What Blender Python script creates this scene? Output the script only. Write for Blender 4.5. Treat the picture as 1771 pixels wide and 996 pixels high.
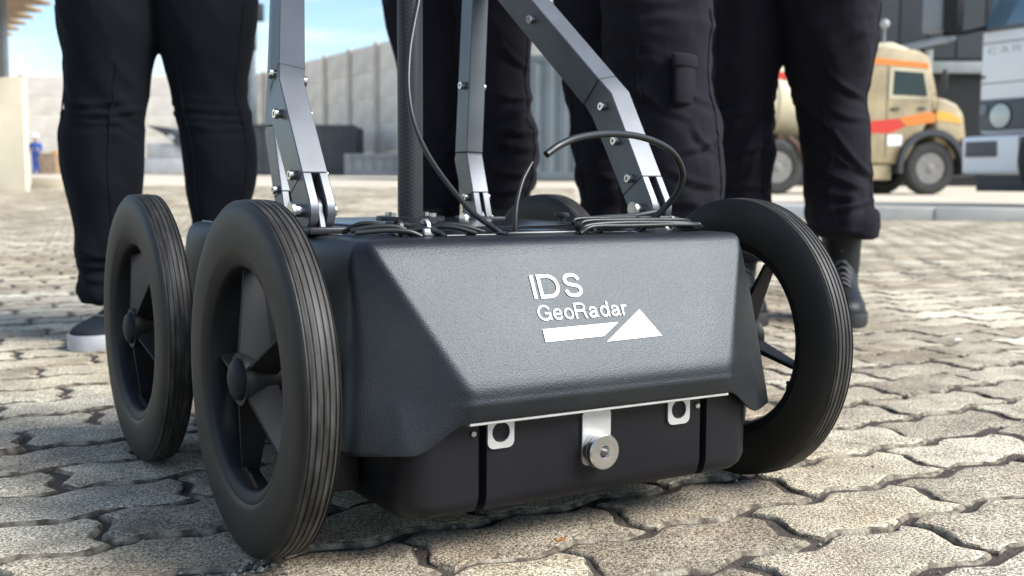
import bpy, bmesh, math, random
import numpy as np
from mathutils import Vector, Matrix, noise
from mathutils.bvhtree import BVHTree
random.seed(7)
C = bpy.context.scene.collection
scene = bpy.context.scene
R = math.radians
for o in list(bpy.data.objects): bpy.data.objects.remove(o)

# ------------------------------------------------------------------ camera
FPX, PITCH, ROLL, CAMH = 1952.3, 0.09269, -0.00563, 0.3198
cx, cy = 885.5, 498.0
cd = bpy.data.cameras.new('camera'); cam = bpy.data.objects.new('camera', cd); C.objects.link(cam)
cd.sensor_width = 36; cd.lens = FPX/1771*36; cd.clip_start = .02; cd.clip_end = 2000
_up = Vector((0, math.sin(PITCH), math.cos(PITCH))); _fw = Vector((0, math.cos(PITCH), -math.sin(PITCH))); _rt = Vector((1, 0, 0))
_r2 = _rt*math.cos(ROLL) - _up*math.sin(ROLL); _u2 = _rt*math.sin(ROLL) + _up*math.cos(ROLL)
cam.matrix_world = Matrix(((_r2.x, _u2.x, -_fw.x, 0), (_r2.y, _u2.y, -_fw.y, 0), (_r2.z, _u2.z, -_fw.z, CAMH), (0, 0, 0, 1)))
cd.dof.use_dof = True; cd.dof.focus_distance = 1.03; cd.dof.aperture_fstop = 9
scene.camera = cam

# ------------------------------------------------------------------ world and sun
SUN_AZ, SUN_EL = 73, 40           # degrees right of the line from scene to camera
sd = Vector((math.sin(R(SUN_AZ))*math.cos(R(SUN_EL)), -math.cos(R(SUN_AZ))*math.cos(R(SUN_EL)), math.sin(R(SUN_EL))))
w = bpy.data.worlds.new('World'); scene.world = w; w.use_nodes = True
nt = w.node_tree; nt.nodes.clear()
def N(t, k, **kw):
    n = t.nodes.new(k)
    for a, b in kw.items(): setattr(n, a, b)
    return n
out = N(nt, 'ShaderNodeOutputWorld'); bg = N(nt, 'ShaderNodeBackground'); sky = N(nt, 'ShaderNodeTexSky', sky_type='NISHITA')
sky.sun_disc = False; sky.sun_elevation = R(SUN_EL); sky.sun_rotation = math.atan2(sd.x, sd.y); sky.air_density = 1.0; sky.dust_density = .25; sky.ozone_density = 1.6
bg.inputs[1].default_value = .115
tc = N(nt, 'ShaderNodeTexCoord'); mp = N(nt, 'ShaderNodeMapping'); mp.inputs['Scale'].default_value = (1, 1, 3.2); mp.inputs['Location'].default_value = (.3, .15, .1)
nz = N(nt, 'ShaderNodeTexNoise'); nz.inputs['Scale'].default_value = 5.2; nz.inputs['Detail'].default_value = 7; nz.inputs['Roughness'].default_value = .55; nz.inputs['Distortion'].default_value = .3
rp = N(nt, 'ShaderNodeValToRGB'); rp.color_ramp.elements[0].position = .49; rp.color_ramp.elements[1].position = .70
mxs = N(nt, 'ShaderNodeMix', data_type='RGBA'); mxs.inputs[7].default_value = (5.6, 5.9, 6.3, 1)
L = nt.links.new
L(tc.outputs['Generated'], mp.inputs[0]); L(mp.outputs[0], nz.inputs['Vector']); L(nz.outputs[0], rp.inputs[0]); L(rp.outputs[0], mxs.inputs[0])
hs = N(nt, 'ShaderNodeHueSaturation'); hs.inputs['Saturation'].default_value = 1.12; L(sky.outputs[0], hs.inputs['Color']); L(hs.outputs[0], mxs.inputs[6]); L(mxs.outputs[2], bg.inputs[0]); L(bg.outputs[0], out.inputs[0])
ld = bpy.data.lights.new('sun', 'SUN'); ld.energy = 4.2; ld.angle = R(34); ld.color = (1, .975, .94)
sun = bpy.data.objects.new('sun', ld); C.objects.link(sun); sun.rotation_euler = sd.to_track_quat('Z', 'Y').to_euler()
scene.view_settings.view_transform = 'Standard'; scene.view_settings.look = 'None'; scene.view_settings.exposure = .84; scene.view_settings.gamma = 1
scene.cycles.max_bounces = 6; scene.cycles.use_denoising = True

# ------------------------------------------------------------------ helpers
def ray(u, v):
    return (_r2*((u-cx)/FPX) + _u2*((cy-v)/FPX) + _fw)
def at(u, v, Y):
    d = ray(u, v); return Vector((0, 0, CAMH)) + d*(Y/d.y)
TH = 0.54774; XA, YA = -0.21763, 0.95583; SC, FC = .2753, -.1955
S3 = Vector((math.cos(TH), math.sin(TH), 0)); F3 = Vector((math.sin(TH), -math.cos(TH), 0)); A3 = Vector((XA, YA, 0))
def dl(s, f, z): return Vector((s-SC, -(f-FC), z))                # device measures to the cart's own axes
def w2l(P):
    d = P - A3; return dl(d.dot(S3), d.dot(F3), d.z)
def dpx(u, v, s):                                                    # a point of the cart on the plane s = const
    d = ray(u, v); o = Vector((0, 0, CAMH)); k = (s-(o-A3).dot(S3))/d.dot(S3); return w2l(o+d*k)
def link(name, me, mat=None, parent=None):
    o = bpy.data.objects.new(name, me); C.objects.link(o)
    if mat is not None and me is not None and not me.materials: me.materials.append(mat)
    if parent: o.parent = parent
    return o
def fin(bm, smooth=35, bevel=0, seg=2, name='mesh', bang=20):
    bmesh.ops.recalc_face_normals(bm, faces=bm.faces)
    if bevel:
        ed = [e for e in bm.edges if len(e.link_faces) == 2 and e.calc_face_angle(0) > R(bang)]
        bmesh.ops.bevel(bm, geom=ed, offset=bevel, segments=seg, profile=.5, affect='EDGES', clamp_overlap=True)
    me = bpy.data.meshes.new(name); bm.to_mesh(me); bm.free()
    if smooth:
        me.shade_smooth(); me.set_sharp_from_angle(angle=R(smooth))
    return me
def tag(o, label=None, cat=None, group=None, kind=None):
    if label: o['label'] = label
    if cat: o['category'] = cat
    if group: o['group'] = group
    if kind: o['kind'] = kind
    return o
def empty(name, loc, rz=0):
    o = bpy.data.objects.new(name, None); C.objects.link(o); o.location = loc; o.rotation_euler.z = rz; o.empty_display_size = .1; return o
def box(bm, lo, hi, M=None):
    c = [(x, y, z) for z in (lo[2], hi[2]) for x, y in ((lo[0], lo[1]), (hi[0], lo[1]), (hi[0], hi[1]), (lo[0], hi[1]))]
    v = [bm.verts.new(M @ Vector(p) if M else p) for p in c]
    for f in ((3, 2, 1, 0), (4, 5, 6, 7), (0, 1, 5, 4), (1, 2, 6, 5), (2, 3, 7, 6), (3, 0, 4, 7)): bm.faces.new([v[i] for i in f])
    return v
def bxo(name, lo, hi, mat, parent=None, bevel=0, seg=2, M=None):
    bm = bmesh.new(); box(bm, lo, hi, M); return link(name, fin(bm, 35, bevel, seg), mat, parent)
def rings(bm, rs, close=True, cap=True):
    vs = [[bm.verts.new(p) for p in r] for r in rs]; n = len(vs[0])
    for a, b in zip(vs, vs[1:]):
        for i in range(n if close else n-1):
            j = (i+1) % n; bm.faces.new((a[i], a[j], b[j], b[i]))
    if cap: bm.faces.new(vs[0][::-1]); bm.faces.new(vs[-1])
    return vs
def lathe(bm, prof, axis='x', n=64, origin=(0, 0, 0), closed=False):
    """prof: (a along axis, radius)"""
    o = Vector(origin); rs = []
    for a, r in prof:
        ring = []
        for i in range(n):
            t = 2*math.pi*i/n; c, s = r*math.cos(t), r*math.sin(t)
            ring.append(o+Vector({'x': (a, c, s), 'y': (c, a, s), 'z': (c, s, a)}[axis]))
        rs.append(ring)
    if closed: rs.append(rs[0])
    vs = [[bm.verts.new(p) for p in r] for r in (rs[:-1] if closed else rs)]
    if closed: vs.append(vs[0])
    for a, b in zip(vs, vs[1:]):
        for i in range(n): bm.faces.new((a[i], a[(i+1) % n], b[(i+1) % n], b[i]))
    if not closed: bm.faces.new(vs[0][::-1]); bm.faces.new(vs[-1])
def catmull(P, k=8):
    P = [Vector(p) for p in P]; Q = [P[0]*2-P[1]]+P+[P[-1]*2-P[-2]]; o = []
    for i in range(1, len(Q)-2):
        a, b, c, d = Q[i-1:i+3]
        for j in range(k):
            t = j/k; o.append(.5*((2*b)+(c-a)*t+(2*a-5*b+4*c-d)*t*t+(3*b-a-3*c+d)*t**3))
    return o+[P[-1]]
def tube(bm, P, r, n=10, smooth=True):
    P = catmull(P) if smooth else [Vector(p) for p in P]
    rr = r if isinstance(r, (list, tuple)) else None
    t0 = (P[1]-P[0]).normalized(); up = Vector((0, 0, 1)) if abs(t0.z) < .9 else Vector((1, 0, 0)); x = t0.cross(up).normalized(); rs = []
    for i, p in enumerate(P):
        t = (P[min(i+1, len(P)-1)]-P[max(i-1, 0)]).normalized(); x = (x-t*x.dot(t)).normalized(); y = t.cross(x)
        q = rr[0]+(rr[1]-rr[0])*i/(len(P)-1) if rr else r
        rs.append([p+(x*math.cos(2*math.pi*k/n)+y*math.sin(2*math.pi*k/n))*q for k in range(n)])
    rings(bm, rs)
def cyl(bm, a, b, r, n=20): tube(bm, [a, b], r, n, False)
def copy_tree(o, parent=None):
    c = o.copy(); C.objects.link(c)
    if parent: c.parent = parent
    for ch in list(o.children): copy_tree(ch, c)
    return c

# ------------------------------------------------------------------ materials
def mat(name, col, rough=.5, metal=0, var=0, vscale=8, bump=0, bscale=200, bdist=.001, spec=.5, col2=None, detail=4, sheen=0, coord='Object', ramp=(.35, .65), rvar=0, coat=0):
    m = bpy.data.materials.new(name); m.use_nodes = True; t = m.node_tree; b = t.nodes['Principled BSDF']
    b.inputs['Base Color'].default_value = (*col, 1); b.inputs['Roughness'].default_value = rough; b.inputs['Metallic'].default_value = metal
    b.inputs['Specular IOR Level'].default_value = spec
    if sheen: b.inputs['Sheen Weight'].default_value = sheen; b.inputs['Sheen Roughness'].default_value = .5
    if coat: b.inputs['Coat Weight'].default_value = coat; b.inputs['Coat Roughness'].default_value = .15
    tc = N(t, 'ShaderNodeTexCoord'); co = tc.outputs[coord]
    if col2 is None and var: col2 = tuple(min(1, c*(1-var)) for c in col)
    if col2 is not None:
        n = N(t, 'ShaderNodeTexNoise'); n.inputs['Scale'].default_value = vscale; n.inputs['Detail'].default_value = detail; t.links.new(co, n.inputs['Vector'])
        r = N(t, 'ShaderNodeValToRGB'); e = r.color_ramp.elements; e[0].position, e[1].position = ramp; e[0].color = (*col, 1); e[1].color = (*col2, 1)
        t.links.new(n.outputs[0], r.inputs[0]); t.links.new(r.outputs[0], b.inputs['Base Color'])
        if rvar:
            mr = N(t, 'ShaderNodeMapRange'); mr.inputs[3].default_value = rough-rvar; mr.inputs[4].default_value = rough+rvar
            t.links.new(n.outputs[0], mr.inputs[0]); t.links.new(mr.outputs[0], b.inputs['Roughness'])
    if bump:
        n2 = N(t, 'ShaderNodeTexNoise'); n2.inputs['Scale'].default_value = bscale; n2.inputs['Detail'].default_value = 3; t.links.new(co, n2.inputs['Vector'])
        bp = N(t, 'ShaderNodeBump'); bp.inputs['Strength'].default_value = bump; bp.inputs['Distance'].default_value = bdist
        t.links.new(n2.outputs[0], bp.inputs['Height']); t.links.new(bp.outputs[0], b.inputs['Normal'])
    return m

def paver_material(name, island):
    m = bpy.data.materials.new(name); m.use_nodes = True; t = m.node_tree; b = t.nodes['Principled BSDF']; K = t.links.new
    g = N(t, 'ShaderNodeNewGeometry')
    co = g.outputs['Position']
    def noi(s, d=4, rr=.6, w=None):
        n = N(t, 'ShaderNodeTexNoise'); n.inputs['Scale'].default_value = s; n.inputs['Detail'].default_value = d; n.inputs['Roughness'].default_value = rr; K(co, n.inputs['Vector']); return n
    if island: rnd = g.outputs['Random Per Island']
    else: rnd = N(t, 'ShaderNodeObjectInfo').outputs['Random']
    rc = N(t, 'ShaderNodeValToRGB'); e = rc.color_ramp.elements
    e[0].position = 0; e[0].color = (.36, .315, .245, 1); e[1].position = 1; e[1].color = (.64, .59, .465, 1)
    k = rc.color_ramp.elements.new(.35); k.color = (.50, .445, .35, 1); k = rc.color_ramp.elements.new(.7); k.color = (.585, .525, .40, 1)
    K(rnd, rc.inputs[0])
    def mult(a, fac, lo, hi, p0, p1, n):
        r = N(t, 'ShaderNodeMapRange'); r.inputs[1].default_value = p0; r.inputs[2].default_value = p1; r.inputs[3].default_value = lo; r.inputs[4].default_value = hi
        K(n, r.inputs[0]); mx = N(t, 'ShaderNodeMix', data_type='RGBA', blend_type='MULTIPLY'); mx.inputs[0].default_value = fac
        K(a, mx.inputs[6]); K(r.outputs[0], mx.inputs[7]); return mx.outputs[2]
    big = noi(1.1, 3); mid = noi(14, 4); grain = noi(330, 3, .7); fine = noi(900, 2)
    v = N(t, 'ShaderNodeTexVoronoi'); v.inputs['Scale'].default_value = 260; K(co, v.inputs['Vector'])
    c = mult(rc.outputs[0], 1, .62, 1.15, .3, .62, big.outputs[0])
    c = mult(c, 1, .72, 1.15, .32, .65, mid.outputs[0])
    c = mult(c, 1, .28, 1.62, .37, .60, grain.outputs[0])
    c = mult(c, 1, .45, 1.35, .40, .58, fine.outputs[0])
    st = noi(2.3, 6, .62); sr = N(t, 'ShaderNodeValToRGB'); se = sr.color_ramp.elements; se[0].position = .36; se[0].color = (.68, .60, .52, 1); se[1].position = .56; se[1].color = (1.08, 1.06, 1.03, 1); K(st.outputs[0], sr.inputs[0])
    mx = N(t, 'ShaderNodeMix', data_type='RGBA', blend_type='MULTIPLY'); mx.inputs[0].default_value = 1; K(c, mx.inputs[6]); K(sr.outputs[0], mx.inputs[7]); c = mx.outputs[2]
    K(c, b.inputs['Base Color']); b.inputs['Roughness'].default_value = .92; b.inputs['Specular IOR Level'].default_value = .25
    add = N(t, 'ShaderNodeMath', operation='ADD'); mu = N(t, 'ShaderNodeMath', operation='MULTIPLY'); mu.inputs[1].default_value = .7
    K(grain.outputs[0], add.inputs[0]); K(mid.outputs[0], mu.inputs[0]); K(mu.outputs[0], add.inputs[1])
    bp = N(t, 'ShaderNodeBump'); bp.inputs['Strength'].default_value = .9; bp.inputs['Distance'].default_value = .0035; K(add.outputs[0], bp.inputs['Height']); K(bp.outputs[0], b.inputs['Normal'])
    return m

M = dict(
    abs=mat('textured_black_plastic', (.006, .0065, .008), .43, bump=.42, bscale=800, bdist=.0009, col2=(.020, .0195, .019), ramp=(.48, .78), vscale=11, detail=10, spec=.52, rvar=.06),
    box=mat('smooth_black_plastic', (.009, .009, .0125), .45, bump=.08, bscale=400, bdist=.0006, var=.3, vscale=12, spec=.3),
    gloss=mat('glossy_black_plastic', (.008, .009, .011), .24, bump=.05, bscale=60, bdist=.002, spec=.6),
    black=mat('black_paint', (.012, .012, .013), .4, bump=.05, bscale=300),
    rubber=None,
    rim=mat('rim_plastic', (.008, .009, .011), .55, spec=.25, bump=.08, bscale=500, bdist=.0004, var=.3, vscale=20),
    anod=mat('black_anodised_metal', (.105, .115, .128), .38, .5, spec=.8, var=.2, vscale=25, bump=.03, bscale=900),
    carbon=None,
    steel=mat('stainless_steel', (.62, .61, .58), .28, 1, var=.2, vscale=60),
    plate=mat('brushed_aluminium', (.62, .61, .59), .5, .8, var=.12, vscale=60, bump=.06, bscale=700),
    white=mat('white_lettering', (.82, .84, .84), .5, var=.05, vscale=200),
    cable=mat('black_cable', (.014, .016, .014), .4, bump=.05, bscale=500),
    soil=mat('joint_soil', (.075, .058, .044), .95, bump=.9, bscale=260, bdist=.004, col2=(.045, .035, .028), vscale=40, coord='Object'),
)
def rubber():
    m = mat('tyre_rubber', (.022, .021, .020), .5, bump=.12, bscale=160, bdist=.0008, spec=.25)
    t = m.node_tree; b = t.nodes['Principled BSDF']; K = t.links.new; tc = N(t, 'ShaderNodeTexCoord')
    sp = N(t, 'ShaderNodeSeparateXYZ'); K(tc.outputs['Object'], sp.inputs[0])
    cb = N(t, 'ShaderNodeCombineXYZ'); K(sp.outputs[1], cb.inputs[0]); K(sp.outputs[2], cb.inputs[1]); ln = N(t, 'ShaderNodeVectorMath', operation='LENGTH'); K(cb.outputs[0], ln.inputs[0])
    tr = N(t, 'ShaderNodeMapRange'); tr.inputs[1].default_value = .1485; tr.inputs[2].default_value = .1515; K(ln.outputs['Value'], tr.inputs[0])      # worn, dusty tread
    mp = N(t, 'ShaderNodeMapping'); mp.inputs['Scale'].default_value = (9, 1, 1); K(tc.outputs['Object'], mp.inputs[0])
    n = N(t, 'ShaderNodeTexNoise'); n.inputs['Scale'].default_value = 22; n.inputs['Detail'].default_value = 8; n.inputs['Roughness'].default_value = .65; K(mp.outputs[0], n.inputs['Vector'])
    r = N(t, 'ShaderNodeMapRange'); r.inputs[1].default_value = .42; r.inputs[2].default_value = .72; K(n.outputs[0], r.inputs[0])
    mu = N(t, 'ShaderNodeMath', operation='MULTIPLY'); K(r.outputs[0], mu.inputs[0]); K(tr.outputs[0], mu.inputs[1])
    n2 = N(t, 'ShaderNodeTexNoise'); n2.inputs['Scale'].default_value = 9; n2.inputs['Detail'].default_value = 5; K(tc.outputs['Object'], n2.inputs['Vector'])
    base = N(t, 'ShaderNodeMix', data_type='RGBA'); base.inputs[6].default_value = (.014, .0132, .0122, 1); base.inputs[7].default_value = (.036, .032, .026, 1); K(n2.outputs[0], base.inputs[0])
    mx = N(t, 'ShaderNodeMix', data_type='RGBA'); mx.inputs[7].default_value = (.085, .081, .075, 1); K(mu.outputs[0], mx.inputs[0]); K(base.outputs[2], mx.inputs[6]); K(mx.outputs[2], b.inputs['Base Color'])
    return m
M['rubber'] = rubber()
def carbon():
    m = mat('carbon_fibre', (.012, .012, .014), .4, spec=.4, coat=0); t = m.node_tree; b = t.nodes['Principled BSDF']; K = t.links.new
    tc = N(t, 'ShaderNodeTexCoord'); c = N(t, 'ShaderNodeTexChecker'); c.inputs['Scale'].default_value = 420; c.inputs[1].default_value = (.008, .008, .01, 1); c.inputs[2].default_value = (.026, .026, .029, 1)
    K(tc.outputs['Object'], c.inputs[0]); K(c.outputs[0], b.inputs['Base Color']); return m
M['carbon'] = carbon()

# ------------------------------------------------------------------ ground
def sstep(a, b, x):
    t = max(0, min(1, (x-a)/(b-a))); return t*t*(3-2*t)
KA, KB = Vector((2.60, 11.23)), Vector((4.62, 10.21)); KD = (KB-KA).normalized(); KN = Vector((-KD.y, KD.x))     # foot of the kerb, far side normal
def interp(x, T):
    for (a, p), (b, q) in zip(T, T[1:]):
        if x <= b: return p+(q-p)*max(0, x-a)/(b-a)
    return T[-1][1]
def gz(x, y):
    l = interp(y, [(0, -.02), (8.2, -.02), (9, 0.0), (14, .17), (22, .36), (30, .50), (56, .56), (400, 1.2)])
    d = (Vector((x, y))-KA).dot(KN)
    r = interp(d, [(-9, -.02), (.10, -.02), (.101, .117), (14, .13), (22, .22), (40, .40), (400, 1.0)])
    k = sstep(.055*max(y, 11), .2*max(y, 11), x); return l*(1-k)+r*k
bm = bmesh.new()
xs = [-300, -120, -60, -30, -18, -12, -8, -5, -3, -1.5, 0, .6, 1, 1.4, 1.8, 2.2, 2.6, 3.2, 4, 5, 7, 9, 12, 18, 30, 60, 120, 300]
grid = {}
for i, x in enumerate(xs):
    yk = KA.y+(x-KA.x)*KD.y/KD.x if x > 1.8 else 11.2
    yk = max(yk, 6.0)
    ys = [-40, -5, 3, 6*.8, 8.2 if x < 1.7 else yk-.4, 9.0 if x < 1.7 else yk-.2, yk+.10, yk+.135, 14, 18, 23, 28, 36, 48, 70, 120, 400]
    for j, y in enumerate(ys): grid[i, j] = bm.verts.new((x, y, gz(x, y) if j > 3 else -.02))
for i in range(len(xs)-1):
    for j in range(16): bm.faces.new((grid[i, j], grid[i+1, j], grid[i+1, j+1], grid[i, j+1]))
yard = mat('yard_concrete', (.62, .54, .42), .95, bump=.6, bscale=60, bdist=.01, col2=(.50, .43, .33), vscale=.5, detail=8, coord='Object')
g = link('ground', fin(bm, 0), yard); tag(g, kind='structure')

PT = R(32.5); pe = Vector((math.cos(PT), math.sin(PT))); pn = Vector((-math.sin(PT), math.cos(PT)))
PL, PW = .217, .106
bedm = link('paving', None); 
bm = bmesh.new()
def bedz(x, y): return -.0048+.0022*noise.noise(Vector((x*9, y*9, 3)))+.0014*noise.noise(Vector((x*40, y*40, 1)))
gx_ = [-1.6+.022*i for i in range(150)]; gy_ = [.7+.022*i for i in range(125)]
gv = [[bm.verts.new((x, y, bedz(x, y))) for y in gy_] for x in gx_]
for i in range(len(gx_)-1):
    for j in range(len(gy_)-1): bm.faces.new((gv[i][j], gv[i+1][j], gv[i+1][j+1], gv[i][j+1]))
zb = -.0105
for q in (((-9, -.2), (9, -.2), (9, .9), (-9, .9)), ((-9, .9), (-1.4, .9), (-1.4, 3.3), (-9, 3.3)), ((1.5, .9), (9, .9), (9, 3.3), (1.5, 3.3)), ((-9, 3.3), (9, 3.3), (9, 7.6), (1.8, 11.4), (-9, 11.4))):
    bm.faces.new([bm.verts.new((x, y, zb if y < 3.2 and False else -.0070)) for x, y in q])
bpy.data.objects.remove(bedm)
paving = link('paving', fin(bm, 0), M['soil']); tag(paving, 'sandy bed under the interlocking wave shaped pavers', kind='structure')
def paver_outline(n, inset, jit, lw=1.0):
    pts = []; a = PL/2; b = PW/2; am = .0092
    nl, ns = n, n//2
    tz = lambda t: (math.sin(t)-.12*math.sin(3*t))/1.08
    wl = lambda u: tz(2*math.pi*u/(PL/2)); ws = lambda v: tz(2*math.pi*v/PW)
    for i in range(nl): u = -a+2*a*i/nl; pts.append((u, -b, 0, am*wl(u)))
    for i in range(ns): v = -b+2*b*i/ns; pts.append((a, v, am*1.1*ws(v), 0))
    for i in range(nl): u = a-2*a*i/nl; pts.append((u, b, 0, am*wl(u)))
    for i in range(ns): v = b-2*b*i/ns; pts.append((-a, v, am*1.1*ws(v), 0))
    o = []
    for k, (x, y, dx, dy) in enumerate(pts):
        sx = (a-inset)/a; sy = (b-inset)/b
        o.append((x*sx+dx, y*sy+dy))
    return o
def paver_mesh(seed, n, full=True):
    rn = random.Random(seed); bm = bmesh.new()
    base = paver_outline(n, .0048, 0)
    jit = [(rn.uniform(-.0014, .0014), rn.uniform(-.0014, .0014)) for _ in base]
    chip = [rn.random()**3 for _ in base]; chip = [(chip[i]*2+chip[i-1]+chip[(i+1) % len(chip)])/3 for i in range(len(chip))]
    lay = [(-.03, .0042), (-.0046, .0044), (-.0019, .0058), (-.0005, .0086), (.0, .0150)] if full else [(-.02, .0040), (-.005, .0045), (0, .009)]
    rs = []
    for z, ins in lay:
        o = paver_outline(n, ins, 0)
        wob = (0 if z < -.01 else 1)
        rs.append([((x+j[0])*(1-wob*q_*.02), (y+j[1])*(1-wob*q_*.035), z+(rn.uniform(-.0007, .0007)-wob*.0012*max(0, q_-.75)*4*(ins < .015) if full else 0)) for (x, y), j, q_ in zip(o, jit, chip)])
    vs = rings(bm, rs, cap=False); bm.faces.new(vs[-1])
    return fin(bm, 50, name='paver')
pm_obj = paver_material('paver_concrete', False); pm_isl = paver_material('paver_concrete_far', True)
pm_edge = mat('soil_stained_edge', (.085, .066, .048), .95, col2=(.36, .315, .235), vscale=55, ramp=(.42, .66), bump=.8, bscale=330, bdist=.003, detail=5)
near_meshes = [paver_mesh(i, 14) for i in range(12)]
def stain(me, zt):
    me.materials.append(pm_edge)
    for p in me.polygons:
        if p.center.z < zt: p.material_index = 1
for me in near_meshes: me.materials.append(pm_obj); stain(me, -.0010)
spots = []
for i in range(-40, 240):
    for k in range(-110, 80):
        p = pe*(.881+PL*(k+.5*(i % 2)))+pn*(.740+PW*i)
        x, y = p
        if y < .75 or y > 17 or (y > 11.2 and (x > .05*y or x < -.50*y)): continue
        if abs(x) > .4+.52*y: continue
        if x > 1.5 and (Vector((x, y))-KA).dot(KN) > -.10: continue
        spots.append((x, y))
def seen_size(x, y):
    q = abs(x)/y*FPX
    v = 316+CAMH*FPX/y
    return (10 if (q > 960 or v > 1060) else 0)+y
spots.sort(key=lambda q: seen_size(*q))
for k, (x, y) in enumerate(spots[:300]):
    o = link('paver', random.choice(near_meshes), None, paving)
    o.location = (x+random.gauss(0, .0012), y+random.gauss(0, .0012), random.gauss(-.0004, .0009)); flip = random.choice((0, math.pi))
    o.rotation_euler = (random.gauss(0, .006), random.gauss(0, .005), PT+flip+random.gauss(0, .012))
bm = bmesh.new()
for x, y in spots[300:]:
    base = [(-.02, .0046), (-.0045, .0050), (0, .0105)]; th = PT+random.gauss(0, .012); c, s = math.cos(th), math.sin(th); dz = random.gauss(-.0005, .001); tx, ty = random.gauss(0, .006), random.gauss(0, .007)
    rs = []
    lift = (lambda a, b: max(0, gz(a, b)+.012)) if y > 8 else (lambda a, b: 0)
    for z, ins in base: rs.append([(x+c*u-s*v, y+s*u+c*v, z+dz+tx*u+ty*v+lift(x+c*u-s*v, y+s*u+c*v)) for u, v in paver_outline(6 if y < 9 else 4, ins, 0)])
    vs = rings(bm, rs, cap=False); bm.faces.new(vs[-1])
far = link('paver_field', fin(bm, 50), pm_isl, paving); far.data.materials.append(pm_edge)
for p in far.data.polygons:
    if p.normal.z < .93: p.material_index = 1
tag(far, 'wave pavers running back across the yard', kind='stuff')
rg = random.Random(21); bm = bmesh.new()
for i in range(900):
    y = .85+2.4*rg.random()**1.4; x = rg.uniform(-.5*y, .5*y); z = bedz(x, y)+.001; r = .0008+.0022*rg.random()**3
    if rg.random() < .12: z = .0005; r *= .7
    m_ = Matrix.Translation((x, y, z+r*.4)) @ Matrix.Rotation(rg.random()*6, 4, 'Z') @ Matrix.Diagonal((r*rg.uniform(.8, 1.5), r*rg.uniform(.7, 1.2), r*.8, 1))
    bmesh.ops.create_icosphere(bm, subdivisions=1, radius=1, matrix=m_)
for i in range(34):
    d = ray(rg.gauss(440, 30), rg.gauss(984, 9)); k = (.001-CAMH)/d.z; p = Vector((0, 0, CAMH))+d*k; r = .0010+.0016*rg.random()**2
    bmesh.ops.create_icosphere(bm, subdivisions=1, radius=1, matrix=Matrix.Translation((p.x, p.y, r*.5)) @ Matrix.Diagonal((r*rg.uniform(.8, 1.6), r, r*.8, 1)))
M['grit'] = mat('grit', (.16, .14, .12), .9, col2=(.42, .40, .36), vscale=160)
tag(link('grit', fin(bm, 0), M['grit']), 'loose grit and tiny stones lying in the joints', 'grit', kind='stuff')
def scrap(name, u, v, r, mt, label, cat):
    d = ray(u, v); k = (.003-CAMH)/d.z; p = Vector((0, 0, CAMH))+d*k; bm = bmesh.new(); n = 10
    ring = [(p.x+r*(1+.3*math.sin(3*a))*math.cos(a), p.y+.7*r*math.sin(a), .0025+.004*abs(math.sin(a*1.5))) for a in (2*math.pi*i/n for i in range(n))]
    rings(bm, [ring, [(x, y, z+.0006) for x, y, z in ring]]); tag(link(name, fin(bm, 40), mt), label, cat)
scrap('paper_scrap', 1655, 589, .011, M['white'], 'tiny white paper scrap lying on the paving at right', 'scrap')
M['leaf'] = mat('dry_leaf', (.42, .17, .05), .8, var=.4, vscale=80)
scrap('dry_leaf', 968, 938, .005, M['leaf'], 'tiny dry brown leaf fragment in the joint below the black tray', 'leaf')

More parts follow.
